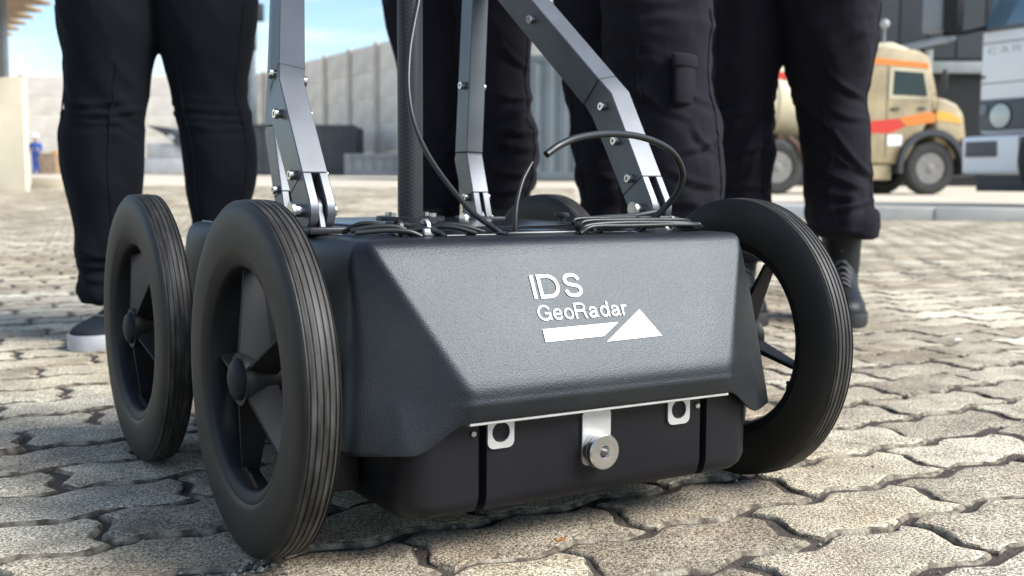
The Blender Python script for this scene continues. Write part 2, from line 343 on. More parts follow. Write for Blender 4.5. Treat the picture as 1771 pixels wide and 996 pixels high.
# ------------------------------------------------------------------ the radar cart
cart = empty('radar_cart', A3+S3*SC+F3*FC, TH)
tag(cart, 'black four wheeled ground scanning cart with ribbed tyres standing on the wavy pavers', 'radar cart')
WR, WW = .1525, .0364
def make_wheel():
    a = WW/2; bm = bmesh.new()
    prof = [(-.0150, .106), (-.0168, .1085), (-.0172, .1105), (-.0176, .113), (-.0180, .122), (-.0182, .130), (-.0178, .138), (-.0166, .1445), (-.0148, .1486), (-.0128, .1509)]
    gro = [-.0112, -.0062, -.0012, .0038, .0088, .0122]
    for g_ in gro:
        rr = WR-.0000-.9*(g_**2)*6
        prof += [(g_-.0011, rr), (g_-.0006, rr-.0011), (g_+.0006, rr-.0011), (g_+.0011, rr)]
    prof += [(.0140, .1500), (.0158, .1470), (.0176, .141), (.0182, .130), (.0176, .113), (.0168, .1085), (.015, .106)]
    lathe(bm, prof+[(.0, .1045)], 'x', 112, closed=True)
    tyre_me = fin(bm, 28)
    bm = bmesh.new()
    prof = [(-.0128, .1062), (-.0150, .1075), (-.0152, .1040), (-.0138, .1015), (-.0128, .0975), (-.0105, .0955), (-.004, .0945), (.008, .0945), (.0128, .0975), (.0140, .1015), (.0152, .1040), (.0150, .1075), (.0128, .1062), (0, .1050)]
    lathe(bm, prof, 'x', 96, closed=True)
    hub = [(-.0165, .0225), (-.0165, .0195), (-.015, .0085), (.034, .0085), (.034, .0105), (.020, .0115), (.006, .0125), (-.004, .0175), (-.012, .0225)]
    lathe(bm, hub, 'x', 40, closed=True)
    rim_me = fin(bm, 40)
    bm = bmesh.new()
    lathe(bm, [(-.0150, .0182), (-.0185, .0178), (-.0215, .0150), (-.0236, .0095), (-.0242, .002)], 'x', 36); cap_me = fin(bm, 60)
    bm = bmesh.new()   # one spoke: web and two ribs, narrow at the rim
    n = 6; rs = []
    for i in range(n+1):
        r = .0115+(.0960-.0115)*i/n; u_ = i/n; th_ = .0030-.0010*u_
        x0_, x1_ = -.0160+.0125*u_, .0150-.0025*u_
        rs.append([(x0_, -th_*.6, r), (x0_, th_*.6, r), (x1_, th_, r), (x1_, -th_, r)])
    rings(bm, rs)
    spoke_me = fin(bm, 30, .0006, 1)
    bm = bmesh.new(); cyl(bm, (-.004, .02, -.0945), (-.010, .02, -.080), .0035, 10); cyl(bm, (-.010, .02, -.081), (-.0125, .02, -.0745), .0026, 10); valve_me = fin(bm, 40)
    w_ = link('wheel', rim_me, M['rim'], cart)
    link('tyre', tyre_me, M['rubber'], w_); link('hub_cap', cap_me, M['rim'], w_)
    for k in range(5):
        s_ = link('spoke', spoke_me, M['rim'], w_); s_.rotation_euler.x = 2*math.pi*k/5
    link('valve', valve_me, M['rim'], w_)
    return w_
w0 = make_wheel()
for i, (s, f, rx, fl) in enumerate(((0, 0, -14, 0), (0, -.391, -30, 0), (.5506, 0, 41, 1), (.5506, -.391, 9, 1))):
    o = w0 if i == 0 else copy_tree(w0, cart)
    o.location = dl(s, f, WR); o.rotation_euler = (R(rx), 0, math.pi if fl else 0)

# lid: lofted rounded outline
def rpoly(P, rad, nseg):
    """closed polygon with rounded corners and subdivided sides; P (x, f); nseg points on each side"""
    n = len(P); out_ = []; tang = []
    for i in range(n):
        a_, b_, c_ = (Vector(P[i-1]), Vector(P[i]), Vector(P[(i+1) % n])); u_, v_ = (a_-b_).normalized(), (c_-b_).normalized()
        ang = math.acos(max(-1, min(1, u_.dot(v_)))); t_ = min(rad[i]/math.tan(ang/2), (a_-b_).length*.45, (c_-b_).length*.45)
        tang.append((b_+u_*t_, b_, b_+v_*t_))
    for i in range(n):
        p0, p1, p2 = tang[i]
        for k in range(7):
            t_ = k/6; out_.append(p0*(1-t_)**2+p1*2*t_*(1-t_)+p2*t_*t_)
        q = tang[(i+1) % n][0]
        for k in range(1, nseg[i]): out_.append(p2.lerp(q, k/nseg[i]))
    return out_
LV = [(.2715, .205, .0745, .2110, .058, .65), (.254, .1968, .0832, .2165, .064, .65), (.200, .1680, .110, .2225, .078, .65), (.146, .1400, .137, .2285, .087, .72), (.098, .1400, .1335, .2330, .094, .86)]
def lvl(z):
    for p, q in zip(LV, LV[1:]):
        if z >= q[0]:
            t_ = max(0, min(1, (p[0]-z)/(p[0]-q[0]))); return [p[i]+(q[i]-p[i])*t_ for i in range(1, 6)]
    return LV[-1][1:]
def lid_ring(z, ins=0, dz=None, kin=0):
    hf, ff, hs, fs, mk = lvl(z); hf -= ins*.6; ff -= ins; hs -= ins; fs -= ins*.4
    mx_, my_ = hf+(hs-hf)*.62, ff+(fs-ff)*.62
    if z < .146:
        t_ = (.146-z)/.048; mx_ += (.1925-ins-mx_)*t_; my_ += (.1215-ins-my_)*t_
    P = [(-hf, ff), (hf, ff), (mx_, my_), (hs, fs), (hs, -.452), (-hs, -.452), (-hs, fs), (-mx_, my_)]
    k_ = max(0, min(1, (.2715-z)/.12)); rr = .010+.016*k_
    o_ = []
    for p in rpoly(P, [rr, rr, .05, .022, .03, .03, .022, .05], [8, 6, 4, 8, 8, 8, 4, 6]):
        zz = z; w_ = sstep(.136, .165, abs(p.x)) if p.y > 0 else 1
        if dz is not None: zz = z+dz*(1-sstep(.140, .188, abs(p.x)))
        o_.append(dl(SC+p.x, p.y-kin*(1-w_), zz))
    return o_
bm = bmesh.new()
lv = [lid_ring(.2715, .03), lid_ring(.2715, .0135), lid_ring(.2712, .0090), lid_ring(.2700, .0050), lid_ring(.2675, .0020), lid_ring(.2635, .0005), lid_ring(.254), lid_ring(.227), lid_ring(.200), lid_ring(.175), lid_ring(.158), lid_ring(.152, kin=.0004),
      lid_ring(.1475, kin=.0014), lid_ring(.144, kin=.0018), lid_ring(.1405, kin=.0012), lid_ring(.136, 0, .002, .0002), lid_ring(.128, 0, .008), lid_ring(.114, 0, .014), lid_ring(.102, 0, .0225), lid_ring(.099, .0004, .0242), lid_ring(.0983, .0015, .0246), lid_ring(.0988, .0038, .0244), lid_ring(.104, .0046, .022), lid_ring(.14, .02)]
rings(bm, lv)
M['abs'].node_tree.nodes['Principled BSDF'].inputs['Specular Tint'].default_value = (.86, .95, 1, 1)
lid = link('lid', fin(bm, 60), M['abs'], cart)
lid_n = Vector((0, -.125, .062)).normalized()          # out of the sloping front
P0 = dl(0, .137, .146); TS = Vector((0, .062, .1255)).normalized()
def onlid(s, t, h=0): return P0+Vector((s, 0, 0))+TS*t+lid_n*h
def ell(cx_, cy_, rx, ry, a0, a1, n=18): return [(cx_+rx*math.cos(R(a0+(a1-a0)*i/n)), cy_+ry*math.sin(R(a0+(a1-a0)*i/n))) for i in range(n+1)]
def cr2(P): return [(p.x, p.y) for p in catmull([(x, y, 0) for x, y in P], 6)]
GLY = {'I': (.0, [[(0, 0), (0, 1)]]), 'D': (.74, [[(0, .07), (0, 1)], [(-.07, .93), (.34, .93)]+ell(.34, .5, .38, .43, 88, -88)+[(.34, .07), (-.07, .07)]]),
  'S': (.66, [cr2([(.62, .72), (.54, .88), (.33, .94), (.12, .88), (.05, .73), (.12, .58), (.33, .51), (.55, .44), (.64, .27), (.55, .12), (.33, .06), (.11, .12), (.02, .30)])]),
  'G': (.76, [cr2([(.72, .70), (.62, .86), (.40, .94), (.15, .82), (.03, .5), (.15, .18), (.40, .06), (.60, .12), (.72, .30)]), [(.42, .46), (.78, .46)], [(.74, .5), (.74, .02)]]),
  'e': (.50, [[(.04, .37), (.5, .37)], cr2([(.49, .37), (.43, .58), (.26, .66), (.09, .58), (.02, .36), (.09, .13), (.27, .05), (.42, .11), (.49, .22)])]),
  'o': (.53, [ell(.265, .355, .245, .305, 0, 360, 28)]), 'R': (.68, [[(0, 0), (0, 1)], [(-.05, .94), (.36, .94)]+ell(.36, .72, .24, .22, 85, -85)+[(.36, .5), (0, .5)], cr2([(.36, .5), (.55, .40), (.59, .15), (.66, 0)])]),
  'a': (.55, [cr2([(.04, .48), (.10, .61), (.25, .66), (.40, .60), (.44, .48), (.44, .14), (.54, .04)]), cr2([(.44, .42), (.20, .36), (.03, .25), (.04, .11), (.18, .05), (.35, .11), (.44, .25)])]),
  'd': (.53, [[(.50, 1), (.50, 0)], ell(.26, .355, .235, .305, 0, 360, 28)]), 'r': (.30, [[(0, 0), (0, .7)], cr2([(0, .42), (.09, .60), (.30, .66)])])}
def text_mesh(name, body, s0, s1, t0, cap, sw, gap=.27, put=None, mat_=None, par=None):
    x = 0; lines = []; put = put or onlid
    for ch in body:
        adv, st = GLY[ch]; lines += [[(x+p, q) for p, q in l_] for l_ in st]; x += adv+gap
    tot = x-gap; k_ = (s1-s0-sw*cap)/tot; bm = bmesh.new()
    for li, l_ in enumerate(lines):
        P = [Vector((s0+sw*cap/2+p*k_, t0+q*cap)) for p, q in l_]; closed = (P[0]-P[-1]).length < 1e-6; hw = sw*cap/2; rs = []
        for i, p in enumerate(P):
            pa, pb = P[max(i-1, 0)], P[min(i+1, len(P)-1)]
            if closed and i in (0, len(P)-1): pa, pb = P[-2], P[1]
            d0 = (p-pa).normalized() if (p-pa).length > 1e-9 else (pb-p).normalized(); d1 = (pb-p).normalized() if (pb-p).length > 1e-9 else d0
            n0 = Vector((-d0.y, d0.x)); n1 = Vector((-d1.y, d1.x)); m_ = (n0+n1).normalized(); m_ = m_*hw/max(.6, m_.dot(n0))
            h0, h1 = .00012, .0005+.00003*(li % 3)
            rs.append([put(p.x+m_.x, p.y+m_.y, h0), put(p.x-m_.x, p.y-m_.y, h0), put(p.x-m_.x, p.y-m_.y, h1), put(p.x+m_.x, p.y+m_.y, h1)])
        rings(bm, rs)
    return link(name, fin(bm, 30), mat_ or M['white'], par or lid)
text_mesh('lettering', 'IDS', .2165, .2697, .0812, .0224, .145)
text_mesh('lettering', 'GeoRadar', .2153, .3132, .0606, .0146, .125, .2)
def mark(pts):
    bm = bmesh.new(); rings(bm, [[onlid(s, t, h) for s, t in pts] for h in (.0001, .0006)]); return link('arrow_mark', fin(bm, 0), M['white'], lid)
mark([(.2168, .0410), (.2792, .0424), (.2988, .0545), (.2166, .0529)]); mark([(.2806, .0370), (.3436, .0384), (.3263, .0655)])

# raised rear part of the lid top
bm = bmesh.new()
rings(bm, [[dl(s*k_+SC*(1-k_), f, z) for s, f in ((.075, -.44), (.475, -.44), (.475, -.01), (.40, .015), (.15, .015), (.075, -.01))] for z, k_ in ((.268, 1.0), (.2730, .97))])
link('top_panel', fin(bm, 40, .003, 3), M['gloss'], cart)
bm = bmesh.new()
rings(bm, [[dl(SC+dx*q, fy*q-.19*(1-q), z) for dx, fy in ((-.09, -.40), (.09, -.40), (.125, -.25), (.10, -.05), (-.10, -.05), (-.125, -.25))] for z, q in ((.2715, 1.0), (.2762, .93))])
link('top_hump', fin(bm, 40, .004, 3), M['gloss'], cart)

# antenna box: rounded plan with two grooves in front
bm = bmesh.new()
def boxplan(ins):
    P = []; h = .1935-ins; f1 = .1145-ins; fr = -.45+ins; rc = .028
    def arc(cx_, cy_, a0, a1, n=7): return [(cx_+rc*math.cos(R(a0+(a1-a0)*i/n)), cy_+rc*math.sin(R(a0+(a1-a0)*i/n))) for i in range(n+1)]
    P += arc(-h+rc, f1-rc, 180, 90)
    for g_ in (-.1185, .1255-.0):
        P += [(g_-.0042, f1), (g_-.0028, f1-.009), (g_+.0028, f1-.009), (g_+.0042, f1)]
    P += arc(h-rc, f1-rc, 90, 0); P += [(h, fr), (-h, fr)]
    return P
lv = []
for z, ins in ((.135, 0), (.055, .0), (.046, .0025), (.0405, .007), (.038, .014)): lv.append([dl(SC+x_, f, z) for x_, f in boxplan(ins)])
rings(bm, lv); link('antenna_box', fin(bm, 30), M['box'], cart)
for s_ in (SC-.128, SC+.117):
    bm = bmesh.new(); cyl(bm, dl(s_, .113, .1095), dl(s_, .1168, .1095), .0028, 12); link('screw', fin(bm, 40, .0005, 1), M['steel'], cart)
for sg in (-1, 1):
    bxo('side_bracket', dl(SC+sg*.209-.013, .035, .052), dl(SC+sg*.209+.013, -.06, .125), M['box'], cart, .003)
    for f in (0, -.391):
        bm = bmesh.new(); cyl(bm, dl(SC+sg*.18, f, WR), dl(SC+sg*.285, f, WR), .0105, 18); link('axle', fin(bm, 40), M['black'], cart)
# mounting bracket
def plate_hole(bm, ol, hl, f0, f1):
    n = len(ol); va = [[bm.verts.new(dl(s, f, z)) for s, z in q] for f in (f0, f1) for q in (ol, hl)]
    for i in range(n):
        j = (i+1) % n
        bm.faces.new((va[0][i], va[0][j], va[1][j], va[1][i])); bm.faces.new((va[2][j], va[2][i], va[3][i], va[3][j]))
        bm.faces.new((va[0][j], va[0][i], va[2][i], va[2][j])); bm.faces.new((va[1][i], va[1][j], va[3][j], va[3][i]))
br = bxo('mounting_bracket', dl(.1345, .1322, .1199), dl(.4165, .1150, .1226), M['plate'], cart, .0006, 1)
def tab(sc_, w_, z0, z1, zc, hr):
    ol = []; hl = []; rc = .006; n = 40; zt = z1
    for i in range(n):
        a = 2*math.pi*i/n; hl.append((sc_+hr*math.cos(a), zc+hr*math.sin(a)))
        # rounded rectangle along the same direction
        dx, dz = math.cos(a), math.sin(a); k = 9
        k = min((w_/2)/abs(dx) if abs(dx) > 1e-6 else 9, ((z1-zc) if dz > 0 else (zc-z0))/abs(dz) if abs(dz) > 1e-6 else 9)
        x, z = dx*k, zc+dz*k
        if z < z0+rc and abs(x) > w_/2-rc:
            ccx, ccz = math.copysign(w_/2-rc, x), z0+rc; vx, vz = x-ccx, z-ccz; l_ = math.hypot(vx, vz)
            if l_ > rc: x, z = ccx+vx/l_*rc, ccz+vz/l_*rc
        ol.append((sc_+x, z))
    bm = bmesh.new(); plate_hole(bm, ol, hl, .1150, .1172); link('tab', fin(bm, 30), M['plate'], br)
tab(.1735, .0262, .0945, .1215, .1085, .0088); tab(.3685, .0262, .0945, .1215, .1085, .0088)
tab(.2735, .031, .068, .1215, .083, .004)
bm = bmesh.new()
lathe(bm, [(0, .0150), (.0005, .0160), (.0050, .0160), (.0052, .0150), (.0062, .0150), (.0064, .0160), (.0115, .0160), (.0125, .0150), (.0125, .0058), (.0114, .0050), (.0012, .0048), (.0010, .0005), (0, .0005)], 'y', 40)
kn = link('socket_boss', fin(bm, 30), M['steel'], br); kn.location = dl(.2740, .1172, .0815); kn.rotation_euler.z = math.pi

# arms: box section, jointed, with bolts and a forked foot
APEX = dl(SC, -.20, .640)
def rectat(p, t, w_, d_, side=Vector((1, 0, 0))):
    n = side.cross(t).normalized()          # +-y
    if n.y < 0: n = -n                      # backwards
    s_ = (side-t*side.dot(t)).normalized()
    return [p-s_*w_/2, p+s_*w_/2, p+s_*w_/2+n*d_, p-s_*w_/2+n*d_]
bolt_bm = bmesh.new()
lathe(bolt_bm, [(0, .0042), (.0015, .0046), (.002, .0040), (.0026, .0052), (.0058, .0052), (.0066, .0044), (.0066, .0022), (.0050, .0020), (.0050, .0003)], 'x', 14)
bolt_me = fin(bolt_bm, 35); bolt_me.materials.append(M['steel'])
def make_arm(piv, bend, seam, top, w_, d_, bolts, sg):
    a = link('arm', None); bpy.data.objects.remove(a)
    t1 = (bend-piv).normalized(); t2 = (top-bend).normalized(); tm = (t1+t2).normalized()
    bm = bmesh.new()
    st = piv+t1*.030
    rings(bm, [rectat(st, t1, w_, d_), rectat(bend, tm, w_, d_*1.12), rectat(seam-t2*.0003, t2, w_, d_)])
    for k_ in (-1, 1):       # fork cheeks
        o = Vector((k_*(w_/2-.0045), 0, 0)); rs = []
        n = t1.cross(Vector((1, 0, 0))); n = n if n.y > 0 else -n
        prof = [st+t1*.0, st+t1*.0+n*d_]
        c0 = piv+n*d_*.5
        for i in range(9):
            an = math.pi*i/8; prof.append(c0+n*d_*.5*math.cos(an)-t1*d_*.5*math.sin(an))
        rings(bm, [[p+o+Vector((q, 0, 0)) for p in prof] for q in (-.0045, .0045)])
    arm = link('arm', fin(bm, 30, .0009, 1, bang=30), M['anod'], cart)
    bm = bmesh.new(); rings(bm, [rectat(seam+t2*.0003, t2, w_*1.03, d_*1.02), rectat(top, t2, w_, d_*.9)])
    link('upper_tube', fin(bm, 30, .0009, 1), M['anod'], arm)
    n = t1.cross(Vector((1, 0, 0))); n = n if n.y > 0 else -n; c0 = piv+n*d_*.5
    bm = bmesh.new(); q = []
    for i in range(9):
        an = math.pi*i/8; q.append(c0+Vector((0, math.cos(an)*.013, math.sin(an)*.013)))
    base_z = dl(0, 0, .2765).z
    q += [Vector((0, c0.y-.019, base_z)), Vector((0, c0.y+.015, base_z))]
    rings(bm, [[Vector((piv.x+o, p.y, p.z)) for p in q] for o in (-w_/2+.0098, w_/2-.0098)]); link('pivot_lug', fin(bm, 30, .0008, 1), M['anod'], arm)
    bxo('foot_plate', Vector((piv.x-w_*.8, c0.y-.036, base_z-.0045)), Vector((piv.x+w_*.8, c0.y+.03, base_z+.002)), M['black'], arm, .0015)
    bm = bmesh.new(); cyl(bm, c0-Vector((w_/2+.009, 0, 0)), c0+Vector((w_/2+.007, 0, 0)), .0062, 18); cyl(bm, c0-Vector((w_/2+.013, 0, 0)), c0-Vector((w_/2+.0085, 0, 0)), .0084, 18)
    link('pivot_bolt', fin(bm, 30, .0007, 1), M['steel'], arm)
    for fr, seg in bolts:
        p = (piv+(bend-piv)*fr if seg == 0 else bend+(top-bend)*fr); tt = t1 if seg == 0 else t2
        nn = tt.cross(Vector((1, 0, 0))); nn = nn if nn.y > 0 else -nn
        s_ = (Vector((1, 0, 0))-tt*tt.x).normalized()
        for k_ in (-1, 1):
            b = bpy.data.objects.new('bolt', bolt_me); C.objects.link(b); b.parent = arm
            b.location = p+nn*d_*.45+s_*k_*(w_/2); b.rotation_euler = (s_*k_).to_track_quat('X', 'Z').to_euler()
            b.scale = (1, 1, 1)
    return arm
Lp, Lb = dpx(557, 345, .083), dpx(505, 140, .083)
Rp, Rb = dpx(1143, 345, .467), dpx(1073, 160, .467)
up_dir = Vector((.36, .92, 1)); make_arm(Lp, Lb, Lb+up_dir*.016, Lb+up_dir*.53, .0255, .038, ((.28, 0), (.80, 0), (.032, 1)), 1)
up2 = Vector((-.36, .92, 1)); make_arm(Rp, Rb, Rb+up2*.018, Rb+up2*.525, .0275, .040, ((.27, 0), (.62, 0), (.95, 0), (.2, 1)), -1)
qp, qb = dpx(838, 372, .39), dpx(821, 268, .39); top = dpx(822, -30, .39)
make_arm(qp, qb, qb+Vector((0, 0, .003)), Vector((top.x+.01, qb.y, dl(0,0,.6).z)), .0225, .030, ((.35, 0), (.35, 1), (.86, 1)), 1)
d2 = qp-dl(.39, 0, 0); lp = dpx(507, 372, .16); lb = dpx(487, 222, .16)
make_arm(lp, lb, lb+Vector((0, 0, .003)), Vector((lb.x+.01, lb.y, .6)), .0205, .028, ((.33, 0),), -1)
# pole with its flange, crown and push handle
bm = bmesh.new(); cyl(bm, dl(.275, -.262, .27), dl(.275, -.262, .98), .0148, 32); link('pole', fin(bm, 40), M['carbon'], cart)
bm = bmesh.new(); lathe(bm, [(.2715, .040), (.2800, .040), (.2808, .0385), (.2808, .016)], 'z', 48, dl(.275, -.262, 0)); link('pole_flange', fin(bm, 30), M['black'], cart)
for a_ in range(4):
    bm = bmesh.new(); c0 = dl(.275, -.262, 0)+Vector((math.cos(a_*math.pi/2+.5)*.031, math.sin(a_*math.pi/2+.5)*.031, 0)); cyl(bm, c0+Vector((0, 0, .2805)), c0+Vector((0, 0, .2848)), .0045, 10); link('flange_screw', fin(bm, 40), M['steel'], cart)
hz = Lb+up_dir*.535; hz2 = Rb+up2*.53
bm = bmesh.new(); tube(bm, [hz+Vector((-.16, .03, .0)), hz+Vector((-.08, .012, .012)), hz, hz2, hz2+Vector((.08, .012, .012)), hz2+Vector((.16, .03, 0))], .0125, 14); link('push_handle', fin(bm, 60), M['black'], cart)
# knobs, latches and cables on the lid top
def knob(s, f, z, r):
    bm = bmesh.new(); lathe(bm, [(0, r*.45), (.004, r*.45), (.0042, r*.9), (.005, r), (.008, r), (.0095, r*.85)], 'z', 22, dl(s, f, z)); link('knob', fin(bm, 30), M['black'], cart)
def cab(pts, r, mat_='cable', nm='cable'):
    bm = bmesh.new(); tube(bm, pts, r, 10); return link(nm, fin(bm, 70), M[mat_], cart)
def ca(u, v, s_, f_=None): return None
def cpx(u, v, Y): return w2l(at(u, v, Y))
cab([cpx(880, 412, 1.075), cpx(852, 393, 1.08), cpx(815, 365, 1.09), cpx(770, 312, 1.11), cpx(735, 258, 1.13), cpx(714, 205, 1.15), cpx(706, 150, 1.17), cpx(708, 90, 1.19), cpx(716, 40, 1.205), cpx(725, -10, 1.22), cpx(728, -80, 1.25)], .0027)
cab([cpx(891, 412, 1.085), cpx(891, 380, 1.085), cpx(894, 350, 1.09), cpx(903, 315, 1.10), cpx(914, 292, 1.11), cpx(921, 280, 1.115)], [.0027, .0014])
bm = bmesh.new(); c0 = cpx(891, 408, 1.085); lathe(bm, [(0, .005), (.0035, .005), (.004, .0035)], 'z', 16, c0-Vector((0, 0, .003))); link('cable_gland', fin(bm, 40), M['black'], cart)
cab([cpx(1085, 406, 1.165), cpx(1118, 388, 1.165), cpx(1152, 357, 1.16), cpx(1175, 325, 1.15), cpx(1180, 298, 1.14), cpx(1167, 268, 1.12), cpx(1140, 248, 1.10), cpx(1100, 235, 1.07), cpx(1050, 231, 1.03), cpx(1000, 238, .995), cpx(968, 251, .975), cpx(945, 267, .965)], .0033)
for k_, (f0, z0, zz) in enumerate(((.050, .279, .0), (.042, .2795, .002), (.034, .283, .001), (.026, .281, .003), (.018, .2845, .001))):
    cab([dl(.300+.006*k_, f0, .273), dl(.315, f0, z0), dl(.36, f0-.004, z0+zz), dl(.42, f0-.010, z0+zz*.5), dl(.455, f0-.014+.003*(k_ % 2), z0-.001), dl(.475, f0-.03, .275)], .0026 if k_ % 2 else .0021)
cab([dl(.325, .012, .284), dl(.36, .010, .286), dl(.40, .002, .287), dl(.432, -.004, .2905)], .0030)
for k_ in range(3): bxo('latch', dl(.452+.011*k_, .034-.012*k_, .274), dl(.462+.011*k_, .010-.012*k_, .2805-.0008*k_), M['plate' if k_ == 1 else 'black'], cart, .0012)
cab([dl(.085, .005, .277), dl(.105, .012, .2805), dl(.125, .018, .280), dl(.138, .022, .273)], .0024)
cab([dl(.085, .015, .2755), dl(.11, .022, .2775), dl(.13, .028, .2765), dl(.142, .030, .272)], .0024)
cab([dl(.128, -.01, .276), dl(.146, .0, .280), dl(.16, .010, .2785), dl(.168, .018, .272)], .0030)
cab([dl(.138, .01, .276), dl(.150, .016, .278), dl(.162, .024, .275), dl(.166, .03, .271)], .0026)
knob(.133, -.008, .2745, .0085); knob(.352, .006, .2765, .008); knob(.44, -.19, .2755, .009)
bxo('latch', dl(.149, .022, .272), dl(.161, .008, .2785), M['plate'], cart, .0015)
for k_, (s0_, f0, ds, h) in enumerate(((.092, -.03, .05, .282), (.10, -.045, .06, .280), (.118, -.02, .045, .2815), (.165, -.01, .04, .279), (.175, -.03, .05, .280))):
    cab([dl(s0_, f0, .274), dl(s0_+ds*.25, f0+.012, h), dl(s0_+ds*.6, f0+.02, h-.0008), dl(s0_+ds, f0+.028, .273)], .0023)
for k_, (s_, f_) in enumerate(((.128, .012), (.158, .006), (.338, .026), (.395, .016), (.445, .006))):
    bm = bmesh.new(); lathe(bm, [(-.0016, .0066), (-.0016, .0082), (.0016, .0082), (.0016, .0066)], 'x', 18, dl(s_, f_, .2785), closed=True); link('cable_tie', fin(bm, 40), M['plate' if k_ in (1, 4) else 'black'], cart)
bm = bmesh.new(); rings(bm, [[dl(s_, f_, z) for s_, f_ in ((.225, .040), (.305, .040), (.300, .012), (.230, .012))] for z in (.270, .2752)]); link('cable_cover', fin(bm, 40, .002, 2), M['gloss'], cart)
bxo('side_latch', dl(.045, -.03, .20), dl(.056, -.075, .235), M['black'], cart, .003)

# ------------------------------------------------------------------ people
def evaluated(o):
    dg = bpy.context.evaluated_depsgraph_get(); me = bpy.data.meshes.new_from_object(o.evaluated_get(dg)); bpy.data.objects.remove(o); return me
def remeshed(bm, vox, smooth=2):
    me = bpy.data.meshes.new('m'); bm.to_mesh(me); bm.free(); o = link('tmp', me)
    m_ = o.modifiers.new('r', 'REMESH'); m_.mode = 'VOXEL'; m_.voxel_size = vox
    if smooth: m_ = o.modifiers.new('s', 'SMOOTH'); m_.factor = .5; m_.iterations = smooth
    return evaluated(o)
def skinned(V, E, rad, lvl=1):
    me = bpy.data.meshes.new('m'); me.from_pydata(V, E, []); o = link('tmp', me)
    o.modifiers.new('k', 'SKIN'); d = me.skin_vertices[0].data
    for i, r in enumerate(rad): d[i].radius = (r, r) if not isinstance(r, tuple) else r; d[i].use_root = (i == 0)
    if lvl: m_ = o.modifiers.new('s', 'SUBSURF'); m_.levels = lvl; m_.render_levels = lvl
    me2 = evaluated(o); me2.shade_smooth(); return me2
def folds(me, fn):
    me.update()
    nn = [v.normal.copy() for v in me.vertices]
    for v, n in zip(me.vertices, nn): v.co += n*fn(v.co)
    me.shade_smooth()
def tube_rings(bm, rows, n=28):
    """rows: (centre, rx, ry)"""
    rings(bm, [[Vector((c.x+rx*math.cos(2*math.pi*i/n), c.y+ry*math.sin(2*math.pi*i/n), c.z)) for i in range(n)] for c, rx, ry in rows])
def leg_rows(T, Y, kd=1.08, top=None):
    """T: rows (v, left px, right px); resampled smoothly"""
    rows = []
    P = catmull([(v, a, b) for v, a, b in T], 3)
    for p in P:
        yy = Y(p.x) if callable(Y) else Y
        a = at(p.y, p.x, yy); b = at(p.z, p.x, yy); r = abs(b.x-a.x)/2
        rows.append((Vector(((a.x+b.x)/2, yy, (a.z+b.z)/2)), r, r*kd))
    return rows
def crease(me, segs):
    """drape creases: a ridge with a hollow under it along each line"""
    me.update(); nn = [v.normal.copy() for v in me.vertices]; o = Vector((0, 0, CAMH))
    for v, n in zip(me.vertices, nn):
        if n.y > .25: continue
        d = v.co-o; z = d.dot(_fw); u = cx+FPX*d.dot(_r2)/z; w_ = cy-FPX*d.dot(_u2)/z; h = 0
        if w_ < -20: continue
        for a, b, c, e, q in segs:
            dx, dy = c-a, e-b; L_ = math.hypot(dx, dy); t = ((u-a)*dx+(w_-b)*dy)/(L_*L_)
            if t < -.15 or t > 1.15: continue
            bow = 5*math.sin(math.pi*max(0, min(1, t)))
            s_ = ((u-a)*-dy+(w_-b)*dx)/L_-bow
            if abs(s_) > 26: continue
            f = math.sin(math.pi*max(0, min(1, (t+.15)/1.3)))**.7
            h += q*f*(math.exp(-(s_/4.5)**2)-.75*math.exp(-((s_-9)/6)**2))
        if h: v.co += n*max(-.009, min(.009, h))*max(0, min(1, (.2-n.y)/.5))
def fabric(name, c, c2):
    m = mat(name, c, .85, col2=c2, vscale=5, bump=.35, bscale=900, bdist=.0007, spec=.10, sheen=.02); return m
M['jean'] = fabric('black_jeans', (.0048, .0056, .0085), (.007, .009, .012)); M['cargo'] = fabric('black_cargo_cloth', (.0085, .0078, .0112), (.014, .0128, .018)); M['shirt'] = fabric('dark_shirt_cloth', (.03, .03, .035), (.04, .04, .045))
M['skin'] = mat('skin', (.42, .25, .17), .5, var=.1, vscale=20); M['hair'] = mat('dark_hair', (.015, .011, .009), .55)
M['shoe'] = mat('shoe_leather', (.013, .018, .025), .75, spec=.2, bump=.15, bscale=300, var=.3, vscale=30); M['bootm'] = mat('boot_leather', (.007, .007, .008), .5, bump=.3, bscale=250, spec=.3)
M['wsole'] = mat('pale_sole_rubber', (.40, .41, .43), .6, var=.15, vscale=40); M['bsole'] = mat('black_sole_rubber', (.012, .012, .012), .7)
M['lace'] = mat('grey_lace', (.11, .11, .115), .8)
def noi(p): return noise.noise(p)
def foldfn(bands, base, seed, crease=1.0, fz=26, fh=6):
    """bands: (z, half width, amplitude)"""
    off = Vector((seed*3.1, seed*1.7, seed*.9))
    def f(p):
        a = base
        for z, h, q in bands: a += q*math.exp(-((p.z-z)/h)**2)
        w_ = noi(p*4+off)*.9
        q = Vector((p.x*fh, p.y*fh, p.z*fz*.62+w_*2.6+p.x*17*math.sin(seed*2.1)))+off
        mask = max(0, min(1.4, .62+1.5*noi(Vector((p.x*6, p.y*6, p.z*5))+off*2)))
        r1 = max(-.2, 1-2.2*abs(noi(q))); r2 = 1-2*abs(noi(q*2.1+off))
        sl = 1-2*abs(noi(Vector((p.x*13+p.z*7, p.y*11, p.z*6))+off))
        return a*2.1*mask*(r1*.78+r2*.22)+crease*.0034*sl
    return f
